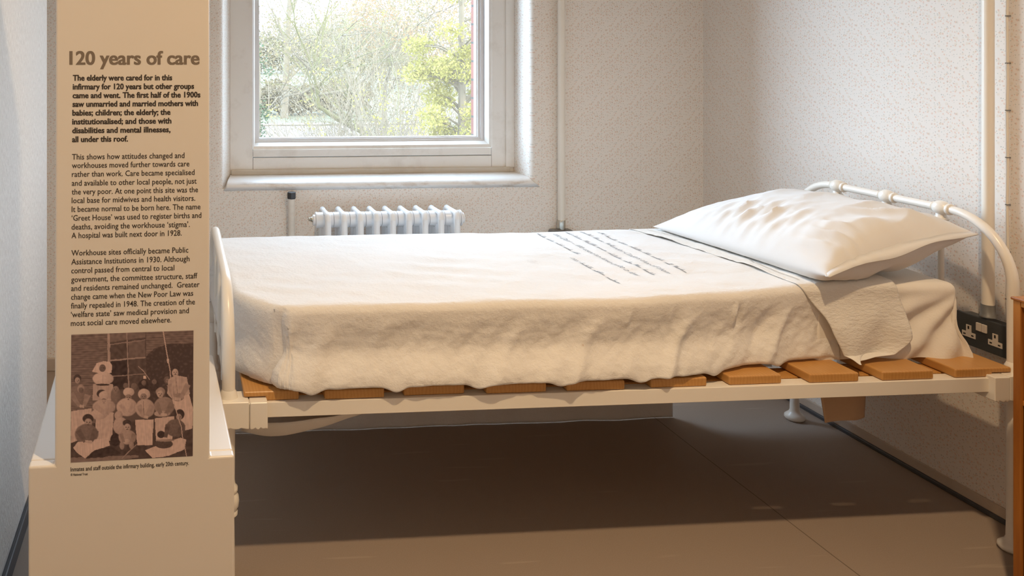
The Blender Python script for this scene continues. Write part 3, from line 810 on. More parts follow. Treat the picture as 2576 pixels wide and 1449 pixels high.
# centre the riser on the ray through x=2485.5
a_ = (2485.5 - CX) / F; pyc = (CS - a_ * SN) / (SN + a_ * CS) * pxc
zs0 = at(2487, 797, X=pxc).z; zs1 = at(2487, 766, X=pxc).z
t = empty('riser_pipe', (pxc, pyc, zs0), label='thick cream vertical pipe on the right wall above the black double socket', cat='pipe')
lpart('pipe', t, [(rr, zs1 - zs0), (rr, ZC - zs0)], smooth=True)
lpart('coupling', t, [(.018, 0), (.0175, .004), (.0152, .006), (.0152, zs1 - zs0)], mat='grey_metal', smooth=True)
bm = bmesh.new(); yw = pyc - .026
tube(bm, [(XR - .006, yw + .001 * math.sin(i * 2.1), .545 + i * .08) for i in range(27)], .0028, 8)
cb_ = obj('cable', bm, M['pipe'], None, smooth=True); tag(cb_, 'thin pale cable clipped to the wall beside the thick riser', 'cable')
clip = obj('cable_clip', boxes((XR - .010, yw - .0034, .60, XR, yw + .0034, .6025)), M['grey_metal'], cb_)
for i in range(1, 14):
    c2_ = clip.copy(); COL.objects.link(c2_); c2_.parent = cb_; c2_.location = (0, 0, i * .125)
ty = at(2405, 800, X=XR - .046).y; tz = at(2405, 778.5, X=XR - .046).z
t = empty('double_socket', (XR, ty - .073, tz - .043), label='black metal-clad double wall socket with ivory inserts below the riser', cat='socket')
obj('back_box', boxes((-.038, -.073, -.038, 0, .073, .038)), M['dark_metal'], t, bevel=.003)
obj('face_plate', boxes((-.046, -.073, -.043, -.038, .073, .043)), M['dark_metal'], t, bevel=.003)
for k, y in enumerate((.036, -.036)):
    bm = bmesh.new()
    pts = [(-.007, .017), (.007, .017), (.007, -.002), (.0185, -.002), (.0185, -.016), (-.0185, -.016), (-.0185, -.002), (-.007, -.002)]
    prism(bm, [(-a + y, b - .004) for a, b in pts], -.0475, -.045, 'X')
    o = obj('outlet', bm, M['socket'], t)
    bm = boxes((-.0482, y - .002, .002, -.0474, y + .002, .010), (-.0482, y - .0141, -.0152, -.0474, y - .0081, -.0118), (-.0482, y + .0081, -.0152, -.0474, y + .0141, -.0118))
    obj('pin_hole', bm, M['slot'], o)
for y in (.0075, -.0075):
    obj('switch', boxes((-.0500, y - .0068, .006, -.045, y + .0068, .028)), M['socket'], t, bevel=.0015)

# ------------------------------------------------------------------ bedside cabinet (its open side faces the bed)
cx0, cx1, cy1, cy0, cz = 1.908, 2.198, 1.718, 1.30, .692
t = empty('bedside_cabinet', ((cx0 + cx1) / 2, (cy0 + cy1) / 2, 0), label='polished orange-brown wooden bedside cabinet cut off by the right edge', cat='cabinet')
ox, oy = t.location.x, t.location.y
def cb2(*b): return boxes(*[(x0 - ox, y0 - oy, z0, x1 - ox, y1 - oy, z1) for x0, y0, z0, x1, y1, z1 in b])
obj('side_panel', cb2((cx0, cy1 - .016, 0, cx1, cy1, cz)), M['oak'], t, bevel=.001)
obj('side_panel', cb2((cx0, cy0, 0, cx1, cy0 + .016, cz)), M['oak'], t, bevel=.001)
obj('top', cb2((cx0 - .004, cy0 - .006, cz, cx1, cy1 + .003, cz + .007)), M['oak'], t, bevel=.002)
obj('top_rail', cb2((cx0 + .001, cy0 + .016, cz - .012, cx0 + .03, cy1 - .016, cz)), M['oak'], t, bevel=.001)
zsf = at(2570, 1013, X=cx0).z
obj('shelf', cb2((cx0 + .004, cy0 + .016, zsf - .008, cx1, cy1 - .016, zsf + .004)), M['oak'], t, bevel=.002)
obj('back_panel', cb2((cx1 - .006, cy0 + .016, .02, cx1, cy1 - .016, cz - .002)), M['veneer'], t)
obj('door', cb2((cx0 + .006, cy0 + .018, .045, cx0 + .020, cy1 - .018, zsf - .012)), M['veneer'], t, bevel=.001)
obj('plinth', cb2((cx0 + .01, cy0 + .016, 0, cx0 + .025, cy1 - .016, .04)), M['oak'], t)

# ------------------------------------------------------------------ information stand
RZ = R(1.86); ZL = 1.462
def camray(x, y, d): a = (x - CX) / F * d; return Vector((SN * d + CS * a, CS * d - SN * a, HC - (y - CY) / F * d))
P0 = camray(71, 1175, ZL); W0 = .372; ZP = P0.z
ex = Vector((math.cos(RZ), math.sin(RZ), 0)); ey = Vector((-math.sin(RZ), math.cos(RZ), 0))
def pan(x, y):
    """pixel -> (u, height) on the front plane of the stand"""
    a = (x - CX) / F; b = (CY - y) / F; r = Vector((SN + a * CS, CS - a * SN, b)); o = Vector((0, 0, HC))
    s = (P0 - o).dot(ey) / r.dot(ey); q = o + r * s; return ((q - P0).dot(ex), q.z)
st = empty('information_stand', (P0.x, P0.y, 0), RZ, label='tall white display board on a plinth headed 120 years of care', cat='sign')
uL, uR = pan(137.5, 1000)[0], pan(527.5, 1000)[0]
bm = bmesh.new()
prism(bm, [(0, .002), (W0, .002), (W0, ZP), (uR, ZP), (uR - .001, 1.95), (uL + .004, 1.95), (uL, ZP), (0, ZP)], 0, .024)
obj('board', bm, M['board'], st, bevel=.004, seg=3)
obj('plinth', boxes((0.0005, .0245, .002, W0 - .0005, .50, ZP - .0005)), M['board'], st, bevel=.004, seg=3)
def block(name, lines, bold=0., thick=0, mat='print', xh=None, res=2):
    """lines: (text, left px, right px, baseline px at the left); type set flat on the board"""
    bm = bmesh.new()
    for body, xl, xr, yb_ in lines:
        vs_, fs = curve_text(body, 0, bold, res)
        a0, a1 = min(v.x for v in vs_), max(v.x for v in vs_)
        u0, z0 = pan(xl, yb_); u1, _ = pan(xr, yb_)
        sx = (u1 - u0) / (a1 - a0); sz = xh
        for k in range(thick + 1):
            dx = k * .00018 * (2 if mat == 'print2' else 1)
            V = [bm.verts.new((u0 + (v.x - a0) * sx + dx, -.00035 - .00002 * k, z0 + v.y * sz)) for v in vs_]
            for f in fs:
                try: bm.faces.new([V[i] for i in f])
                except ValueError: pass
    o = obj(name, bm, M[mat], st); return o
px = ZL * 1.006 / F
block('heading', [('120 years of care', 174.6, 500.2, 162.3)], .012, 4, 'print2', 48.5 * px, 6)['label'] = 'large grey-brown heading'
L1 = [('The elderly were cared for in this', 183.2, 432.6, 202.7), ('infirmary for 120 years but other groups', 182.9, 487.6, 224.9), ('came and went. The first half of the 1900s', 182.5, 503.5, 246.8),
      ('saw unmarried and married mothers with', 182.2, 497.6, 268.6), ('babies; children; the elderly; the', 181.9, 428.3, 290.6), ('institutionalised; and those with', 181.5, 430.6, 312.8), ('disabilities and mental illnesses,', 181.5, 428.3, 335), ('all under this roof.', 181.2, 321.3, 357.4)]
block('bold_paragraph', L1, .018, 3, 'print', 20.5 * px)
L2 = [('This shows how attitudes changed and', 181.1, 463.9, 401.5), ('workhouses moved further towards care', 181, 476.2, 423), ('rather than work. Care became specialised', 180.8, 489.2, 445), ('and available to other local people, not just', 180.6, 494.4, 467.4),
      ('the very poor. At one point this site was the', 180.5, 498, 489.4), ('local base for midwives and health visitors.', 180.4, 490.8, 511.1), ('It became normal to be born here. The name', 180.3, 504.1, 533.2), ('\u2018Greet House\u2019 was used to register births and', 180.1, 506.4, 555.3),
      ('deaths, avoiding the workhouse \u2018stigma\u2019.', 179.9, 477.2, 577.6), ('A hospital was built next door in 1928.', 179.8, 456.8, 599.4)]
block('paragraph', L2, .002, 1, 'print', 20.5 * px)
L3 = [('Workhouse sites officially became Public', 179.6, 473.6, 643.2), ('Assistance Institutions in 1930. Although', 179.4, 476.6, 665.5), ('control passed from central to local', 179.2, 438.3, 687.6), ('government, the committee structure, staff', 179, 496.4, 709.9),
      ('and residents remained unchanged.  Greater', 178.9, 501.9, 732), ('change came when the New Poor Law was', 178.7, 485.7, 754), ('finally repealed in 1948. The creation of the', 178.5, 490.2, 776.1), ('\u2018welfare state\u2019 saw medical provision and', 178.3, 475, 798), ('most social care moved elsewhere.', 178.2, 430.8, 820)]
block('paragraph', L3, .002, 1, 'print', 20.5 * px)
block('caption', [('Inmates and staff outside the infirmary building, early 20th century.', 177.7, 474.8, 1185.9)], .004, 1, 'print', 15.5 * px)
block('credit', [('\u00a9 National Trust', 177.7, 220.7, 1197.2)], .004, 1, 'print', 8.5 * px)

# printed group photograph: tones painted on a fine grid
E_, PG = 'e', 'p'
SH = [  # shape kind, data, tone  (coordinates in an enlarged view of the print)
 (PG, [(130, 130), (430, 120), (430, 900), (130, 900)], 'brick'), (PG, [(455, 130), (760, 120), (765, 600), (455, 620)], .17), (PG, [(455, 125), (755, 115), (752, 165), (455, 205)], .30),
 (PG, [(610, 200), (750, 185), (752, 330), (612, 340)], .27), (PG, [(455, 355), (600, 345), (605, 600), (455, 610)], .07), (PG, [(430, 130), (452, 130), (458, 380), (436, 380)], .55),
 (PG, [(590, 120), (600, 120), (620, 600), (610, 600)], .45), (PG, [(455, 222), (755, 182), (755, 190), (455, 230)], .42), (PG, [(455, 355), (755, 328), (755, 338), (455, 368)], .5), (PG, [(470, 492), (755, 468), (755, 475), (470, 500)], .42),
 (PG, [(760, 110), (1175, 95), (1175, 1000), (765, 1000)], 'ivy'), (PG, [(760, 110), (1175, 95), (1175, 215), (950, 220), (830, 260), (760, 330)], 'brick'),
 (PG, [(120, 900), (1175, 850), (1175, 1250), (120, 1250)], .13), (PG, [(120, 1185), (700, 1160), (700, 1180), (120, 1260)], .34),
 (E_, (740, 570, 45, 50), .08), (E_, (742, 548, 20, 22), .34), (E_, (830, 570, 42, 55), .10), (E_, (832, 540, 20, 22), .32), (E_, (940, 525, 26, 34), .25), (E_, (942, 530, 15, 18), .42), (E_, (660, 580, 28, 30), .3), (E_, (590, 575, 22, 26), .3),
 (PG, [(305, 455), (340, 385), (400, 365), (455, 372), (472, 400), (470, 465), (400, 475)], .76), (E_, (392, 425, 28, 32), .27), (E_, (398, 515, 88, 56), .78), (PG, [(315, 560), (480, 560), (492, 700), (310, 700)], .60), (E_, (395, 566, 58, 9), .1),
 (E_, (182, 515, 32, 36), .12), (E_, (184, 530, 22, 26), .58), (E_, (200, 660, 98, 95), .36), (E_, (212, 600, 30, 36), .55), (E_, (214, 612, 22, 24), .3), (PG, [(130, 790), (300, 765), (295, 1000), (130, 1060)], .70),
 (E_, (505, 660, 42, 80), .33), (E_, (505, 605, 26, 30), .42),
 (E_, (385, 640, 42, 34), .1), (E_, (408, 655, 45, 38), .72), (E_, (405, 706, 25, 25), .3), (E_, (408, 752, 98, 62), .64), (PG, [(340, 800), (490, 800), (475, 1040), (330, 1040)], .68), (E_, (365, 815, 70, 46), .7),
 (E_, (615, 628, 48, 38), .76), (E_, (612, 674, 28, 28), .42), (E_, (600, 755, 88, 78), .70), (E_, (745, 645, 52, 46), .72), (E_, (740, 668, 28, 32), .42), (E_, (755, 765, 82, 80), .64), (PG, [(668, 860), (830, 860), (818, 1075), (690, 1078)], .74),
 (E_, (530, 825, 34, 40), .62), (E_, (548, 915, 64, 75), .62), (E_, (503, 1030, 42, 55), .06),
 (E_, (885, 625, 40, 38), .5), (E_, (883, 645, 27, 32), .66), (E_, (920, 745, 90, 78), .46), (E_, (900, 810, 70, 26), .6), (PG, [(838, 850), (1005, 830), (990, 1025), (850, 1050)], .70),
 (E_, (1012, 430, 36, 32), .1), (E_, (1010, 464, 28, 34), .68), (PG, [(950, 520), (1010, 482), (1110, 500), (1138, 640), (1085, 700), (990, 690), (942, 640)], .62), (PG, [(985, 690), (1130, 645), (1165, 760), (1160, 935), (1100, 950), (1010, 770)], .74), (E_, (1035, 670, 50, 35), .45),
 (E_, (272, 852, 46, 38), .1), (E_, (276, 888, 32, 38), .58), (E_, (262, 985, 98, 88), .32), (PG, [(150, 1100), (190, 1050), (330, 1030), (440, 1015), (460, 1080), (330, 1120), (250, 1190), (180, 1140)], .74), (PG, [(250, 1190), (330, 1120), (470, 1090), (560, 1150), (400, 1180)], .08),
 (E_, (600, 888, 36, 28), .1), (E_, (605, 928, 29, 34), .62), (E_, (606, 1010, 76, 62), .55), (E_, (560, 1080, 20, 34), .5), (E_, (640, 1075, 20, 34), .5), (E_, (600, 1045, 34, 20), .66),
 (E_, (1050, 815, 42, 44), .08), (E_, (1045, 838, 24, 28), .5), (E_, (1015, 930, 86, 75), .27), (E_, (892, 985, 34, 30), .08), (PG, [(755, 1120), (860, 1080), (1060, 1010), (1110, 1030), (1095, 1110), (960, 1165), (820, 1185)], .74), (E_, (915, 1065, 78, 38), .16), (E_, (925, 1035, 80, 12), .5),
 (PG, [(738, 490), (762, 488), (762, 514), (738, 516)], .85), (PG, [(940, 345), (956, 345), (956, 380), (940, 382)], .8)]
LN = [([(905, 115), (925, 230), (945, 340), (965, 440), (972, 520)], 4, .72), ([(985, 560), (985, 640), (1005, 730), (1040, 850), (1065, 920), (1075, 1000), (1095, 1090), (1112, 1170)], 3.5, .66), ([(695, 410), (740, 450), (790, 520)], 3, .55), ([(560, 1190), (620, 1130), (690, 1065)], 3, .5)]
FACES = [(392, 425, 26), (184, 530, 20), (214, 612, 22), (742, 548, 18), (832, 540, 18), (942, 530, 14), (405, 706, 22), (612, 676, 25), (740, 668, 26), (883, 645, 25), (1010, 464, 26), (276, 888, 30), (605, 928, 28), (1045, 838, 23), (505, 605, 22)]
for fx, fy, fr_ in FACES:
    SH += [(E_, (fx - fr_ * .38, fy - fr_ * .12, fr_ * .22, fr_ * .15), .16), (E_, (fx + fr_ * .38, fy - fr_ * .12, fr_ * .22, fr_ * .15), .16), (E_, (fx, fy + fr_ * .55, fr_ * .34, fr_ * .12), .2), (E_, (fx + fr_ * .1, fy + fr_ * .2, fr_ * .13, fr_ * .14), .3)]
def bar(x0, y0, x1, y1, w0, w1, g):
    n_ = math.hypot(x1 - x0, y1 - y0); a_, b_ = -(y1 - y0) / n_, (x1 - x0) / n_
    SH.append((PG, [(x0 + a_ * w0, y0 + b_ * w0), (x1 + a_ * w1, y1 + b_ * w1), (x1 - a_ * w1, y1 - b_ * w1), (x0 - a_ * w0, y0 - b_ * w0)], g))
# sleeves, forearms and clasped hands of the sitters
for a in ((130, 640, 200, 745, 24, 14, .44), (270, 650, 240, 745, 26, 14, .46), (200, 745, 240, 750, 12, 12, .62), (330, 740, 420, 815, 26, 16, .58), (480, 740, 430, 815, 26, 16, .56), (700, 740, 745, 835, 24, 15, .52), (815, 740, 770, 835, 24, 15, .50), (550, 730, 590, 800, 22, 14, .60), (660, 730, 620, 800, 22, 14, .58),
          (850, 720, 890, 815, 25, 15, .38), (985, 720, 930, 815, 25, 15, .36), (960, 560, 1000, 680, 24, 15, .52), (1120, 560, 1060, 680, 26, 15, .50), (1000, 680, 1060, 690, 13, 13, .62), (190, 950, 250, 1050, 26, 16, .24), (340, 950, 300, 1045, 26, 16, .24), (250, 1045, 310, 1050, 12, 12, .6), (550, 980, 575, 1050, 16, 11, .42), (660, 980, 640, 1050, 16, 11, .40),
          (950, 900, 930, 1010, 22, 14, .2), (1080, 900, 1030, 1010, 24, 14, .2), (745, 835, 780, 842, 12, 12, .66), (890, 815, 940, 820, 12, 12, .66), (740, 700, 742, 800, 2.5, 2, .3), (395, 480, 397, 560, 2, 2, .5), (1015, 500, 1030, 640, 2.5, 2.5, .42)): bar(*a)
def inpoly(x, y, p):
    c = False; j = len(p) - 1
    for i in range(len(p)):
        if (p[i][1] > y) != (p[j][1] > y) and x < (p[j][0] - p[i][0]) * (y - p[i][1]) / (p[j][1] - p[i][1]) + p[i][0]: c = not c
        j = i
    return c
def tone(x, y):
    g = .2; wx_ = x + 3 * nz(x, y, 0, .025, 2); wy_ = y + 3 * nz(x, y, 5, .025, 2)
    for kind, dta, tn in SH:
        if kind == E_:
            cx_, cy_, a, b = dta; d = ((wx_ - cx_) / a) ** 2 + ((wy_ - cy_) / b) ** 2
            if d < 1.12:
                k = 1 - sstep(.86, 1.12, d)
                # modelling of the drawn figure itself: printed half-tones
                g = g * (1 - k) + k * (tn * (1 - .22 * max(0, (wx_ - cx_) / a) - .12 * max(0, (wy_ - cy_) / b)) + .05 * nz(x, y, 0, .06))
        elif inpoly(wx_, wy_, dta):
            if tn == 'brick':
                yy = y + .04 * x; g = .26 + .10 * nz(x * .5, y, 0, .05) + (.10 if (yy % 19) < 4 else 0)
            elif tn == 'ivy': g = .11 + .12 * max(0, nz(x, y, 0, .045))
            else: g = tn + .07 * nz(x, y, 3, .035) + (.10 * nz(x * 3.4, y * .35, 3, .03) if tn > .5 else 0)
    for pts, w_, tn in LN:
        for a, b in zip(pts, pts[1:]):
            if min(a[1], b[1]) - 5 < y < max(a[1], b[1]) + 5:
                dx, dy = b[0] - a[0], b[1] - a[1]; tt = max(0, min(1, ((x - a[0]) * dx + (y - a[1]) * dy) / (dx * dx + dy * dy)))
                if math.hypot(x - a[0] - tt * dx, y - a[1] - tt * dy) < w_: g = tn
    return max(0, min(1, g))
GX, GY = 280, 292
tl, tr_, br_, bl = pan(179.5, 842), pan(486.8, 831), pan(484.8, 1147), pan(178, 1163.5)
verts, cols, faces = [], [], []
for j in range(GY + 1):
    v = j / GY
    for i in range(GX + 1):
        u = i / GX
        a = (tl[0] * (1 - u) + tr_[0] * u, tl[1] * (1 - u) + tr_[1] * u); b = (bl[0] * (1 - u) + br_[0] * u, bl[1] * (1 - u) + br_[1] * u)
        verts.append((a[0] * (1 - v) + b[0] * v, -.0004, a[1] * (1 - v) + b[1] * v))
        X_ = 130 + 1035 * u; Yt = 143 - 38 * u; Yb_ = 1225 - 58 * u; Y_ = Yt + (Yb_ - Yt) * v
        g = tone(X_, Y_); cols.append(g)
for j in range(GY):
    for i in range(GX):
        k = j * (GX + 1) + i; faces.append((k, k + GX + 1, k + GX + 2, k + 1))
ph = obj('photograph', (verts, faces), None, st); ph['label'] = 'sepia group photograph of nurses, women and children'
ca = ph.data.color_attributes.new('ink', 'FLOAT_COLOR', 'POINT')
for k, g in enumerate(cols):
    g2 = g ** 1.35
    ca.data[k].color = (.026 + .86 * g2, .012 + .64 * g2, .016 + .60 * g2, 1)
n = N('sepia_print', .4); at_ = n.new('ShaderNodeVertexColor', layer_name='ink'); n.color(at_.outputs[0]); ph.data.materials.append(n.m)

# ------------------------------------------------------------------ outside
GZ = -3.5
def leafmat(name, a, b, trans=.35):
    a, b = [tuple(v * .72 for v in q) for q in (a, b)]
    n = N(name, .7, a, .15); c = n.coord(); n.color(n.mix(n.noise(c, 1.7, 3), a, b))
    n.b.inputs['Transmission Weight'].default_value = 0
    t = n.t; tr = t.nodes.new('ShaderNodeBsdfTranslucent'); mx = t.nodes.new('ShaderNodeMixShader'); mx.inputs[0].default_value = trans
    tr.inputs[0].default_value = (*[(x + y) / 2 for x, y in zip(a, b)], 1)
    out = t.nodes['Material Output']; t.links.new(n.b.outputs[0], mx.inputs[1]); t.links.new(tr.outputs[0], mx.inputs[2]); t.links.new(mx.outputs[0], out.inputs[0])
    return n.m
M['bark'] = plain('lichened_bark', (.10, .078, .05), .9, .3, 3)
M['bark2'] = plain('pale_twig_bark', (.12, .092, .06), .9, .25, 3)
M['moss'] = plain('mossy_bark', (.09, .08, .028), .9, .4, 4)
M['bud'] = leafmat('pale_buds', (.14, .118, .08), (.19, .158, .11))
M['orange'] = leafmat('russet_leaves', (.34, .17, .085), (.38, .22, .11))
M['yellowgreen'] = leafmat('yellow_green_leaves', (.23, .205, .04), (.35, .30, .09), .3)
M['dkgreen'] = leafmat('dark_evergreen', (.03, .06, .03), (.06, .09, .035), .2)
M['grass'] = plain('pale_meadow', (.066, .062, .028), .95, .2, .3)
M['gravel'] = plain('pinkish_gravel', (.082, .054, .037), .95, .06, 1)
M['kerb'] = plain('pale_stone', (.11, .085, .06), .9, .1, 2)
M['hedge'] = leafmat('winter_hedge', (.12, .085, .05), (.16, .125, .06))
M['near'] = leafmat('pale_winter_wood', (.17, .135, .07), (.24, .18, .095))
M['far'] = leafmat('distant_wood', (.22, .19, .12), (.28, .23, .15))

tag(obj('ground', boxes((-60, 3.8, GZ - .3, 160, 420, GZ)), M['grass']), kind='structure')
y1, y0 = at(700, 318, Z=GZ).y, at(700, 362, Z=GZ).y
dr = obj('gravel_drive', boxes((-14, y0 - 3, GZ, 15.0, y1, GZ + .03)), M['gravel']); tag(dr, kind='structure')
tag(obj('stone_kerb', boxes((-14, y1, GZ, 15.0, y1 + .9, GZ + .12)), M['kerb'], bevel=.05), 'low pale stone kerb along the far edge of the gravel drive', 'kerb')

def leaves(bm, c, rad, n, size, rn, squash=1.):
    for _ in range(n):
        d = Vector((rn.gauss(0, 1), rn.gauss(0, 1), rn.gauss(0, 1))); d = d.normalized() * rn.random() ** .45
        p = Vector(c) + Vector((d.x * rad[0], d.y * rad[1], d.z * rad[2]))
        a = Vector((rn.gauss(0, 1), rn.gauss(0, 1), rn.gauss(0, 1))).normalized(); b = a.cross(Vector((rn.gauss(0, 1), rn.gauss(0, 1), rn.gauss(0, 1)))).normalized()
        s = size * rn.uniform(.5, 1.3)
        v = [bm.verts.new(p + a * s), bm.verts.new(p + b * s * .5 * squash), bm.verts.new(p - a * s), bm.verts.new(p - b * s * .5 * squash)]
        bm.faces.new(v)
def grow(bm, p, d, length, r, depth, rn, tips, spread=.55, up=.1, segs=4, kids=(2, 3)):
    pts, rad = [p.copy()], [r]
    for i in range(segs):
        d = (d + Vector((rn.gauss(0, .16), rn.gauss(0, .16), rn.gauss(0, .12) + up * .15))).normalized()
        p = p + d * length / segs; pts.append(p.copy()); rad.append(r * (1 - .45 * (i + 1) / segs))
    tube(bm, pts, rad, 5 if r > .03 else 3, cap=False)
    if depth <= 0: tips.append(p); return
    for k in range(rn.randint(*kids)):
        q = pts[rn.randint(max(1, segs - 2), segs)]
        nd = (d + Vector((rn.gauss(0, spread), rn.gauss(0, spread), rn.gauss(0, spread * .8) + up))).normalized()
        grow(bm, q, nd, length * rn.uniform(.62, .85), r * .55, depth - 1, rn, tips, spread, up, segs, kids)
def tree(name, base, path, r0, depth, length, rn_seed, bark, leaf, nleaf, lsize, lrad, label, group=None, spread=.55, up=.1, kids=(2, 3)):
    """path: points of the stem; boughs spring from its later points"""
    rn = random.Random(rn_seed); t = empty(name, base, label=label, cat='tree')
    if group: t['group'] = group
    B_ = Vector(base); bm = bmesh.new(); tips = []
    P_ = [Vector(q) - B_ for q in path]
    tube(bm, P_, [r0 * (1 - .55 * i / (len(P_) - 1)) for i in range(len(P_))], 8, cap=False)
    for i in range(1, len(P_)):
        for _ in range(2 if i < len(P_) - 1 else 3):
            d = (P_[i] - P_[i - 1]).normalized() * .7 + Vector((rn.gauss(0, .6), rn.gauss(0, .6), rn.uniform(-.1, .7)))
            grow(bm, P_[i], d.normalized(), length * rn.uniform(.7, 1.1), r0 * .34, depth, rn, tips, spread, up, 4, kids)
    obj('branches', bm, M[bark], t)
    if nleaf:
        bm = bmesh.new()
        for q in tips: leaves(bm, q, (lrad,) * 3, nleaf, lsize, rn)
        obj('foliage', bm, M[leaf], t)
    return t
def pp(pts, Y): return [at(x, y, Y=Y) for x, y in pts]
# the forked old tree that leans across the view
Y = 15.0
tr1 = pp([(1010, 372), (925, 338), (850, 300), (802, 268), (797, 225), (791, 188)], Y)
b0 = tr1[0].copy(); b0.z = GZ
t = tree('old_tree', b0, [b0] + tr1, .062, 3, 1.5, 3, 'moss', 'bud', 5, .018, .30, 'leaning mossy old tree that forks beyond the gravel drive', spread=.5)
bm = bmesh.new(); rn = random.Random(5); tips = []
for pts in ([(791, 188), (770, 165), (745, 140), (725, 110)], [(791, 188), (815, 160), (838, 138), (860, 90)], [(797, 215), (760, 235), (700, 245), (665, 285)], [(800, 240), (880, 225), (930, 190), (985, 130)]):
    q = [v - b0 for v in pp(pts, Y)]; tube(bm, q, [.034, .028, .02, .010], 6, cap=False)
    for v in q[1:]:
        for _ in range(4): grow(bm, v, Vector((rn.gauss(0, 1), rn.gauss(0, .6), rn.uniform(-.4, 1))).normalized(), .8, .010, 2, rn, tips, .6, .05, 4)
obj('bough', bm, M['bark'], t)
# further bare trees, standing clear of one another
specs = [
 ('bare_tree', 560, 24, .045, 'bark2', 'bud', 'far left bare tree with fine grey twigs beyond the drive'),
 ('bare_tree', 905, 27, .05, 'bark2', 'bud', 'bare grey tree standing behind the leaning old tree'),
 ('bare_tree', 1045, 21, .035, 'bark2', 'bud', 'slim bare tree between the russet tree and the evergreen'),
 ('bare_tree', 1110, 33, .06, 'bark2', 'bud', 'bare tree furthest right behind the yellow-green evergreen')]
for i, (nm, xp, Y, r, bk, lf, lb) in enumerate(specs):
    b = at(xp, 300, Y=Y); b.z = GZ; rn = random.Random(20 + i)
    path = [b + Vector((rn.gauss(0, .05) * k, 0, (2.6 + .9 * i % 2) * k * .62)) for k in range(5)]
    tree(nm, b, path, r, 4, 1.9 * Y / 25, 40 + i, bk, lf, 6, .022 * Y / 20, .35, lb, 'bare winter trees behind the drive', .55, .12)
# russet-leaved tree
Y = 18.5; b = at(972, 330, Y=Y); b.z = GZ
path = [b, at(968, 250, Y=Y), at(970, 205, Y=Y), at(985, 165, Y=Y), at(1010, 110, Y=Y), at(1000, 60, Y=Y)]
tree('russet_tree', b, path, .06, 3, 1.15, 77, 'bark', 'orange', 34, .026, .34, 'tree with pale russet leaves right of the leaning old tree', spread=.5)
# yellow-green evergreen by the brick jamb
Y = 9.5; b = at(1160, 330, Y=Y); b.z = GZ
t = empty('evergreen_tree', b, label='yellow-green evergreen beside the red brick edge of the window', cat='tree')
rn = random.Random(9); bm = bmesh.new(); tips = []
tube(bm, [(0, 0, 0), (0.02, 0, 2.5), (0, 0, 6.2)], [.10, .07, .02], 8, cap=False)
bl_ = bmesh.new()
for k in range(95):
    z = rn.uniform(1.6, 6.2); a = rn.uniform(0, 6.28); L_ = (.58 if z > 2.9 else .34) * rn.uniform(.35, 1.05)
    q = Vector((math.cos(a) * L_, math.sin(a) * L_ * .8, z))
    tube(bm, [(0, 0, z - .15), q * .5 + Vector((0, 0, z * .5 - .02)), q], [.018, .012, .004], 4, cap=False)
    leaves(bl_, q, (.20, .18, .14), 300, .022, rn)
obj('branches', bm, M['bark'], t); obj('foliage', bl_, M['yellowgreen'], t)
# low yellow-green shrub under it, twiggy thicket, dark conifer at the left
def shrub(name, xp, Y, h, n, spread, leaf, nleaf, lsize, label, seed, bark='bark2', cat='shrub', zb=GZ, group=None):
    b = at(xp, 300, Y=Y); b.z = zb; rn = random.Random(seed); t = empty(name, b, label=label, cat=cat)
    if group: t['group'] = group
    bm = bmesh.new(); bl2 = bmesh.new()
    for _ in range(n):
        p = Vector((rn.gauss(0, spread * .5), rn.gauss(0, spread * .3), 0)); d = Vector((rn.gauss(0, .28), rn.gauss(0, .28), 1)).normalized(); tips = []
        grow(bm, p, d, h * rn.uniform(.3, .5), .014 * Y / 12, 2, rn, tips, .35, .25, 4)
        for q in tips: leaves(bl2, q, (.12 * Y / 10,) * 3, nleaf, lsize, rn)
    obj('stems', bm, M[bark], t); obj('foliage', bl2, M[leaf], t)
shrub('twiggy_shrub', 1085, 12.5, 5.6, 110, 1.5, 'bud', 5, .02, 'pale twiggy thicket filling the lower right of the window', 31)
shrub('twiggy_shrub', 965, 14.5, 4.9, 80, 1.4, 'bud', 6, .022, 'pale twiggy thicket at the foot of the leaning old tree', 32)
shrub('green_shrub', 1125, 10.8, 4.7, 46, .7, 'yellowgreen', 16, .022, 'low yellow-green shrub at the foot of the evergreen', 33)
Y = 11.0; b = at(652, 330, Y=Y); b.z = GZ
t = empty('dark_conifer', b, label='narrow dark green conifer at the left edge of the window', cat='tree'); rn = random.Random(4)
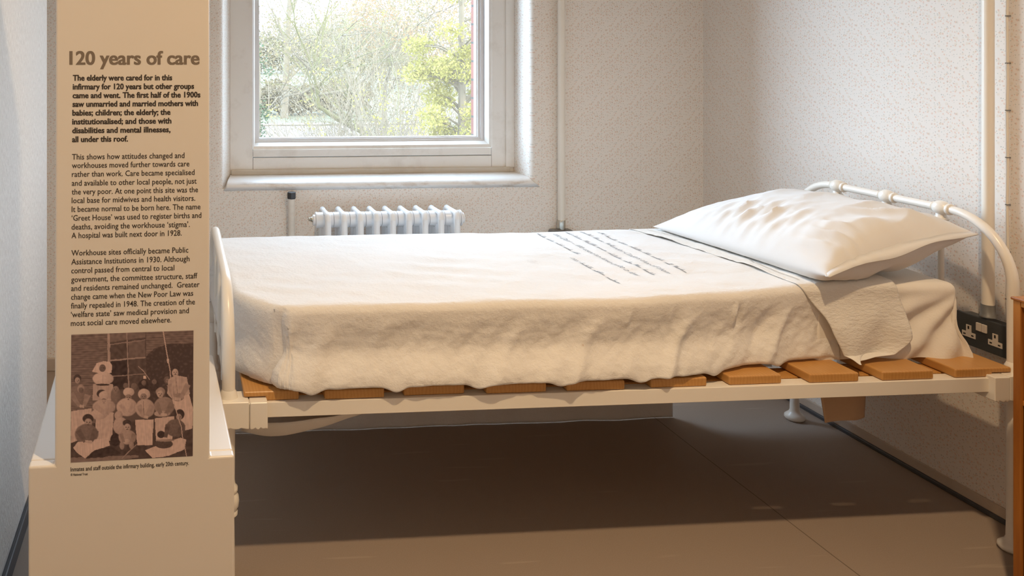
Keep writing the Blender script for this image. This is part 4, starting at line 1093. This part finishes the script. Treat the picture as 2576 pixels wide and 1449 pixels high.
bm = bmesh.new(); bl_ = bmesh.new(); tube(bm, [(0, 0, 0), (0, 0, 4.6)], [.05, .02], 6, cap=False)
for k in range(60):
    z = rn.uniform(.4, 5.0); q = Vector((rn.gauss(0, .07), rn.gauss(0, .1), z)); leaves(bl_, q, (.09, .1, .13), 30 if z < 3.9 else 12, .022, rn)
obj('branches', bm, M['bark'], t); obj('foliage', bl_, M['dkgreen'], t)
# brown winter hedge past the drive and soft woods on the horizon
def bank(name, x0_, x1_, Y, h, leaf, n, size, label, seed, cat, dep=1.5):
    rn = random.Random(seed); a, b = at(x0_, 200, Y=Y), at(x1_, 200, Y=Y); c = (a + b) / 2; c.z = GZ
    t = empty(name, c, label=label, cat=cat); bm = bmesh.new(); W_ = (b.x - a.x) / 2
    k = int(W_ * 2 / (h * .5)) + 2
    for i in range(k):
        x = -W_ + 2 * W_ * i / (k - 1); hh = h * rn.uniform(.7, 1.1)
        leaves(bm, (x, rn.gauss(0, dep * .3), hh * .5), (h * .5, dep, hh * .5), n, size, rn)
    obj('foliage', bm, M[leaf], t)
bank('hedge', 655, 900, 58, 2.6, 'hedge', 420, .22, 'brown winter hedge beyond the stone kerb', 1, 'hedge')
bank('side_wood', -1400, 480, 62, 8.5, 'near', 1500, .16, 'pale twiggy wood beyond the meadow, out past the left jamb of the window', 15, 'trees', 4)
bank('near_wood', 790, 1330, 44, 9.2, 'near', 5200, .085, 'pale twiggy wood filling the view right of the meadow', 12, 'trees', 4)
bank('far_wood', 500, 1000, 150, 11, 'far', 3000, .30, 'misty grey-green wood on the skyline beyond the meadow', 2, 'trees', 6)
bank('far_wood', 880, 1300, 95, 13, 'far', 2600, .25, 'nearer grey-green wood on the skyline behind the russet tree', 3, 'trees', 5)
Y = 55; b = at(715, 300, Y=Y); b.z = GZ
tree('tall_tree', b, [b + Vector((.1 * k, 0, 2.3 * k)) for k in range(5)], .28, 4, 3.0, 91, 'bark2', 'far', 5, .06, .6, 'tall dusky tree against the sky at the upper left of the window', spread=.6)
